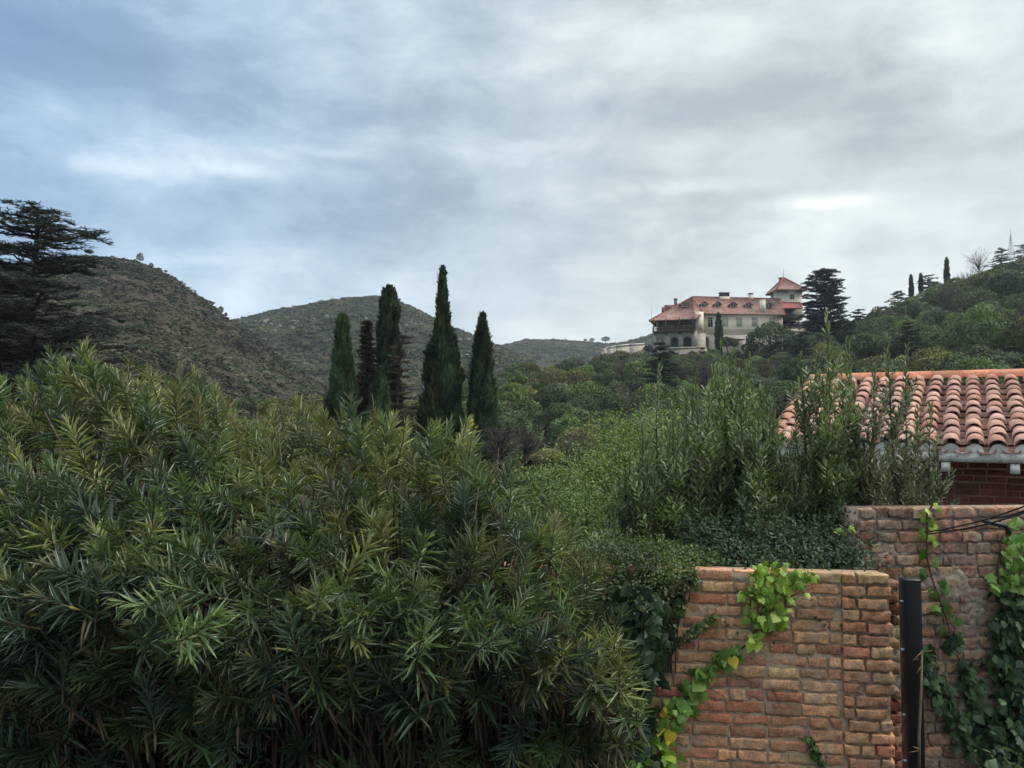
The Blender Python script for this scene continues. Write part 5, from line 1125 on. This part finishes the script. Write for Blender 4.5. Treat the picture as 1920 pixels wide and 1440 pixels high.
def oleander(label, regions, r, pal, group='oleander shrubs in the foreground', nst=70):
    S = Soup(); T = B = Soup(); PP, LL, NN, CC, SZ = [], [], [], [], []
    allb = []
    for (tips_,) in regions:
        for (tip, dirv, L, kind, size) in tips_:
            dirv = unit(dirv); side = unit(np.cross(dirv, r.normal(size=3))); bend = r.uniform(.02, .12)*L
            t = np.linspace(0, 1, 6); base = tip - dirv*L; pts = base + np.outer(t, dirv*L) + np.outer(t*(1-t)*4, side*bend)
            T.tube(pts, np.linspace(.006, .003, 6), 4, (.09, .085, .05) if kind != 2 else (.12, .08, .05), cap=False); allb.append((base, tip))
            of = r.uniform(.75, 1.3); br = r.uniform(.78, 1.3); nw = int(L/r.uniform(.018, .029))+2; tw = np.linspace(.18, 1.0, nw); n = nw*3
            tt = np.repeat(tw, 3) + r.normal(size=n)*.008; c = base + np.outer(tt, dirv*L) + np.outer(tt*(1-tt)*4, side*bend)
            a = np.tile(np.arange(3)*2.094, nw) + np.repeat(np.arange(nw)*1.05, 3) + r.normal(size=n)*.15
            e1 = unit(np.cross(dirv, [0.13, .2, .97])) ; e2 = np.cross(dirv, e1)
            rad = np.outer(np.cos(a), e1) + np.outer(np.sin(a), e2)
            op = of*np.interp(tt, [0, .5, .8, 1.0], [1.25, .92, .60, .22]) + r.normal(size=n)*.24        # opening angle from the stem
            Ld = dirv*np.cos(op)[:, None] + rad*np.sin(op)[:, None] + (0, 0, -.04)
            k = r.random(n) < np.interp(tt, [0, .4, 1], [.55, .95, 1.]); ln = size*np.interp(tt, [0, .3, .8, 1], [.85, 1.05, .95, .55])*r.uniform(.8, 1.15, n)
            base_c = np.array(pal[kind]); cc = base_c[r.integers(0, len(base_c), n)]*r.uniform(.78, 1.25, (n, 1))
            tipk = np.clip((tt-.72)/.28, 0, 1)[:, None]; tc = np.array([(.13, .15, .055), (.16, .145, .06), (.17, .115, .065), (.10, .13, .045), (.12, .14, .05)][r.integers(0, 5)]) if kind != 0 else np.array((.10, .14, .045))
            cc = cc*(1-.5*tipk) + tc*.5*tipk
            cc = cc*br; y_ = r.random(n) < .010; cc[y_] = (.26, .28, .05); y_ = (r.random(n) < .05) & (tt < .45); cc[y_] = (.17, .12, .06); Ld[y_] = Ld[y_]*.4 + (0, 0, -1)
            PP.append(c[k]); LL.append(Ld[k]); CC.append(cc[k]); SZ.append(ln[k]); NN.append((dirv*.8 - rad*.15)[k] + (0, 0, .25))
    PP, LL, NN, CC, SZ = map(np.concatenate, (PP, LL, NN, CC, SZ)); n = len(PP)
    S.inst(OLF[0], OLF[1], frames(LL, unit(NN + .35*rdir(n, r))), np.column_stack([SZ*.086, SZ, SZ]), PP, CC)
    # woody stems rising from the crown of the plant
    ab = np.array([b for b, _ in allb]); cx = ab[:, 0].mean(); cy = np.percentile(ab[:, 1], 60)
    bases = [(r.uniform(ab[:, 0].min()*.6+cx*.4, ab[:, 0].max()*.6+cx*.4), cy + r.normal()*.35, 0.) for _ in range(nst)]
    idx = r.choice(len(ab), min(len(ab), nst*6), replace=False)
    for i in r.choice(len(ab), 45, replace=False):
        b_, t_ = allb[i]; e_ = t_ + rdir(1, r)[0]*.1 + (0, -.04, .08); B.tube([b_ + rdir(1, r)[0]*.05, (b_+e_)/2 + rdir(1, r)[0]*.03, e_], [.005, .004, .002], 4, (.22, .17, .12), cap=False)
    for i in idx:
        e_ = ab[i]; b = np.array(bases[int(np.argmin([abs(q[0]-e_[0]) + r.random()*.5 for q in bases]))]); mid = b*.45 + e_*.55 + np.array([r.normal()*.06, .12+r.normal()*.06, .22]); q1 = b*.75+e_*.25 + np.array([0, 0, .12])
        if e_[2] < .4: continue
        B.tube([b, q1, mid, e_*.85+mid*.15, e_], [.016, .013, .010, .007, .005], 5, np.array((.13, .10, .075))*r.uniform(.6, 1.2), cap=False)
    return plant('oleander_shrub', label, 'oleander', [('leaves', S, M['oleander']), ('branches', B, M['bark'])], (cx, cy, 0), group)
r6 = np.random.default_rng(66)
topy = lambda px: np.interp(px, *zip(*TIPS))
def depth_of(px, py):
    """depth of the hedge face: far at the top, near at the bottom"""
    t = np.clip((py-topy(px))/(1440-topy(px)+1), 0, 1)
    dt = np.interp(px, [0, 450, 900, 1200], [5.7, 5.4, 4.9, 4.7]); db = np.interp(px, [0, 600, 1000, 1200], [3.7, 3.7, 4.1, 4.5])
    return dt + (db-dt)*np.clip(t/.55, 0, 1)**.85 + np.clip(t-.6, 0, 1)*1.5*np.clip((5.0-db)/1.3, 0, 1)
def shoots(x0, x1, step, kinds, r, y1=1500, thin=None):
    o = []
    px = x0
    for px in np.arange(x0, x1, step[0]):
        py = topy(px) + r.normal()*14 + 4; row = 0
        while py < y1:
            x_ = px + r.uniform(-.5, .5)*step[0]*1.1; y_ = py + (r.uniform(-.35, .35)*step[1] if row else 0); y_ = max(y_, topy(x_)-26); d = depth_of(x_, y_)
            f = float(np.clip((y_-topy(x_))/(1440-topy(x_)+1), 0, 1))
            pr = 1.0 if thin is None else thin(x_, y_)
            for lay in (0, 1, 2, 3):
                if r.random() > ((.85 if f > .3 else 0) if lay == 3 else pr*(.8, .60, .50)[lay]): continue
                dd = d + (0, r.uniform(.40, .70), r.uniform(.85, 1.3), r.uniform(1.5, 1.9))[lay] + r.normal()*.09; tip = P(x_ + (r.normal()*14 if lay else 0), y_ + (12 if lay else 0)*lay*.4, dd)
                if f < .02 and lay: tip[2] -= .1
                up_ = np.interp(f, [0, .3, .7, 1], [1.7, 1.25, .65, .3]); sidex = r.normal()*.42 + (x_-620)/1400
                dv = np.array([sidex, -np.interp(f, [0, .4, 1], [.25, .75, 1.0]) + r.normal()*.35, up_ + r.normal()*.22])
                if f > .55 and r.random() < .22: dv[2] -= .8
                L = r.uniform(.28, .50)*(1.1 if f < .1 else 1); k = kinds(x_, y_, r)
                o.append((tip, dv, L, k, np.interp(f, [0, .5, 1], [.132, .146, .172])*r.uniform(.82, 1.15)))
            py += step[1]*(1+.25*f); row += 1
    return o
# leaf palettes: 0 deep green, 1 olive, 2 yellow green, 3 bluish dark
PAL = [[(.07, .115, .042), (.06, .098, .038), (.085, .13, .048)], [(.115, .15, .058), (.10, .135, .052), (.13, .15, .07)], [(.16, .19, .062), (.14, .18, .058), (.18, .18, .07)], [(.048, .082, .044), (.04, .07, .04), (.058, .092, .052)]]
def hollow(x, y):
    """dark hollows where only stems show"""
    v = float(np.interp(y, [1050, 1200, 1440], [1., .8, .62]))
    for (cx, cy, rx, ry, a) in [(330, 1110, 150, 60, .55), (560, 1290, 120, 130, .80), (640, 1400, 130, 90, .8), (60, 1330, 120, 120, .6), (190, 1290, 90, 60, .5), (860, 1350, 110, 55, .7), (1000, 1410, 90, 50, .5), (740, 1440, 80, 60, .6), (200, 1420, 200, 60, .6), (500, 1080, 60, 40, .4)]:
        v *= 1 - a*math.exp(-(((x-cx)/rx)**2 + ((y-cy)/ry)**2))
    return v
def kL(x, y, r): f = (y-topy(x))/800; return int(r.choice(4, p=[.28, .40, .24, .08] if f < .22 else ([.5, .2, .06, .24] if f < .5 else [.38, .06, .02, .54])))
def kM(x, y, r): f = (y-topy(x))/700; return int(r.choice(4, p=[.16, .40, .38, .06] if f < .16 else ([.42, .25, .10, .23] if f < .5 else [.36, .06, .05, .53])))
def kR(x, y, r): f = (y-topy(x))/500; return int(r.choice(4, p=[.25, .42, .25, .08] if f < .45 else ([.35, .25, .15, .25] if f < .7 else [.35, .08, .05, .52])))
ST = (31, 39)
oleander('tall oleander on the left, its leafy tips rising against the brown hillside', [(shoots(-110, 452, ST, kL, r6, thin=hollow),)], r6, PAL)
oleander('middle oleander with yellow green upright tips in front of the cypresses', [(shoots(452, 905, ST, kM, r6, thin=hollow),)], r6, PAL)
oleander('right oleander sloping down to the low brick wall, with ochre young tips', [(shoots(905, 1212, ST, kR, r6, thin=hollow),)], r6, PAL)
# yellow flowering tip
S, T = Soup(), Soup(); leaves(S, [P(877+r4.normal()*5, 812+r4.normal()*12, 5.2) for _ in range(22)], np.array([0, -.5, .6]), .028, [(.34, .30, .04), (.28, .26, .045)], r4, HEART); stem_path(T, [P(868, 850, 5.2), P(874, 825, 5.2), P(880, 802, 5.2)], .004)
plant('yellow_sprig', 'small bright yellow leaf sprig in front of the rightmost cypress foot', 'plant', [('leaves', S, M['ivy']), ('stem', T, M['bark'])], P(874, 825, 5.2))

# ------------------------------------------------------------------ thin haze in the valley air
m, N = mat_base('haze_air'); pv_ = N.node('ShaderNodeVolumePrincipled'); pv_.inputs['Color'].default_value = (.80, .88, 1.0, 1); pv_.inputs['Density'].default_value = .00017
pv_.inputs['Anisotropy'].default_value = .2
pv_.inputs['Density Attribute'].default_value = ''; pv_.inputs['Temperature Attribute'].default_value = ''; pv_.inputs['Color Attribute'].default_value = ''
m.cycles.homogeneous_volume = True; SC.cycles.volume_bounces = 0
o_ = N.node('ShaderNodeOutputMaterial'); N.l.new(pv_.outputs[0], o_.inputs['Volume'])
S = Soup(); S.box((-700, -60, -14.5), (1300, 1700, 130)); hz = S.build('haze', m); tag(hz, 'thin pale bluish haze filling the valley air', 'haze', kind='stuff')
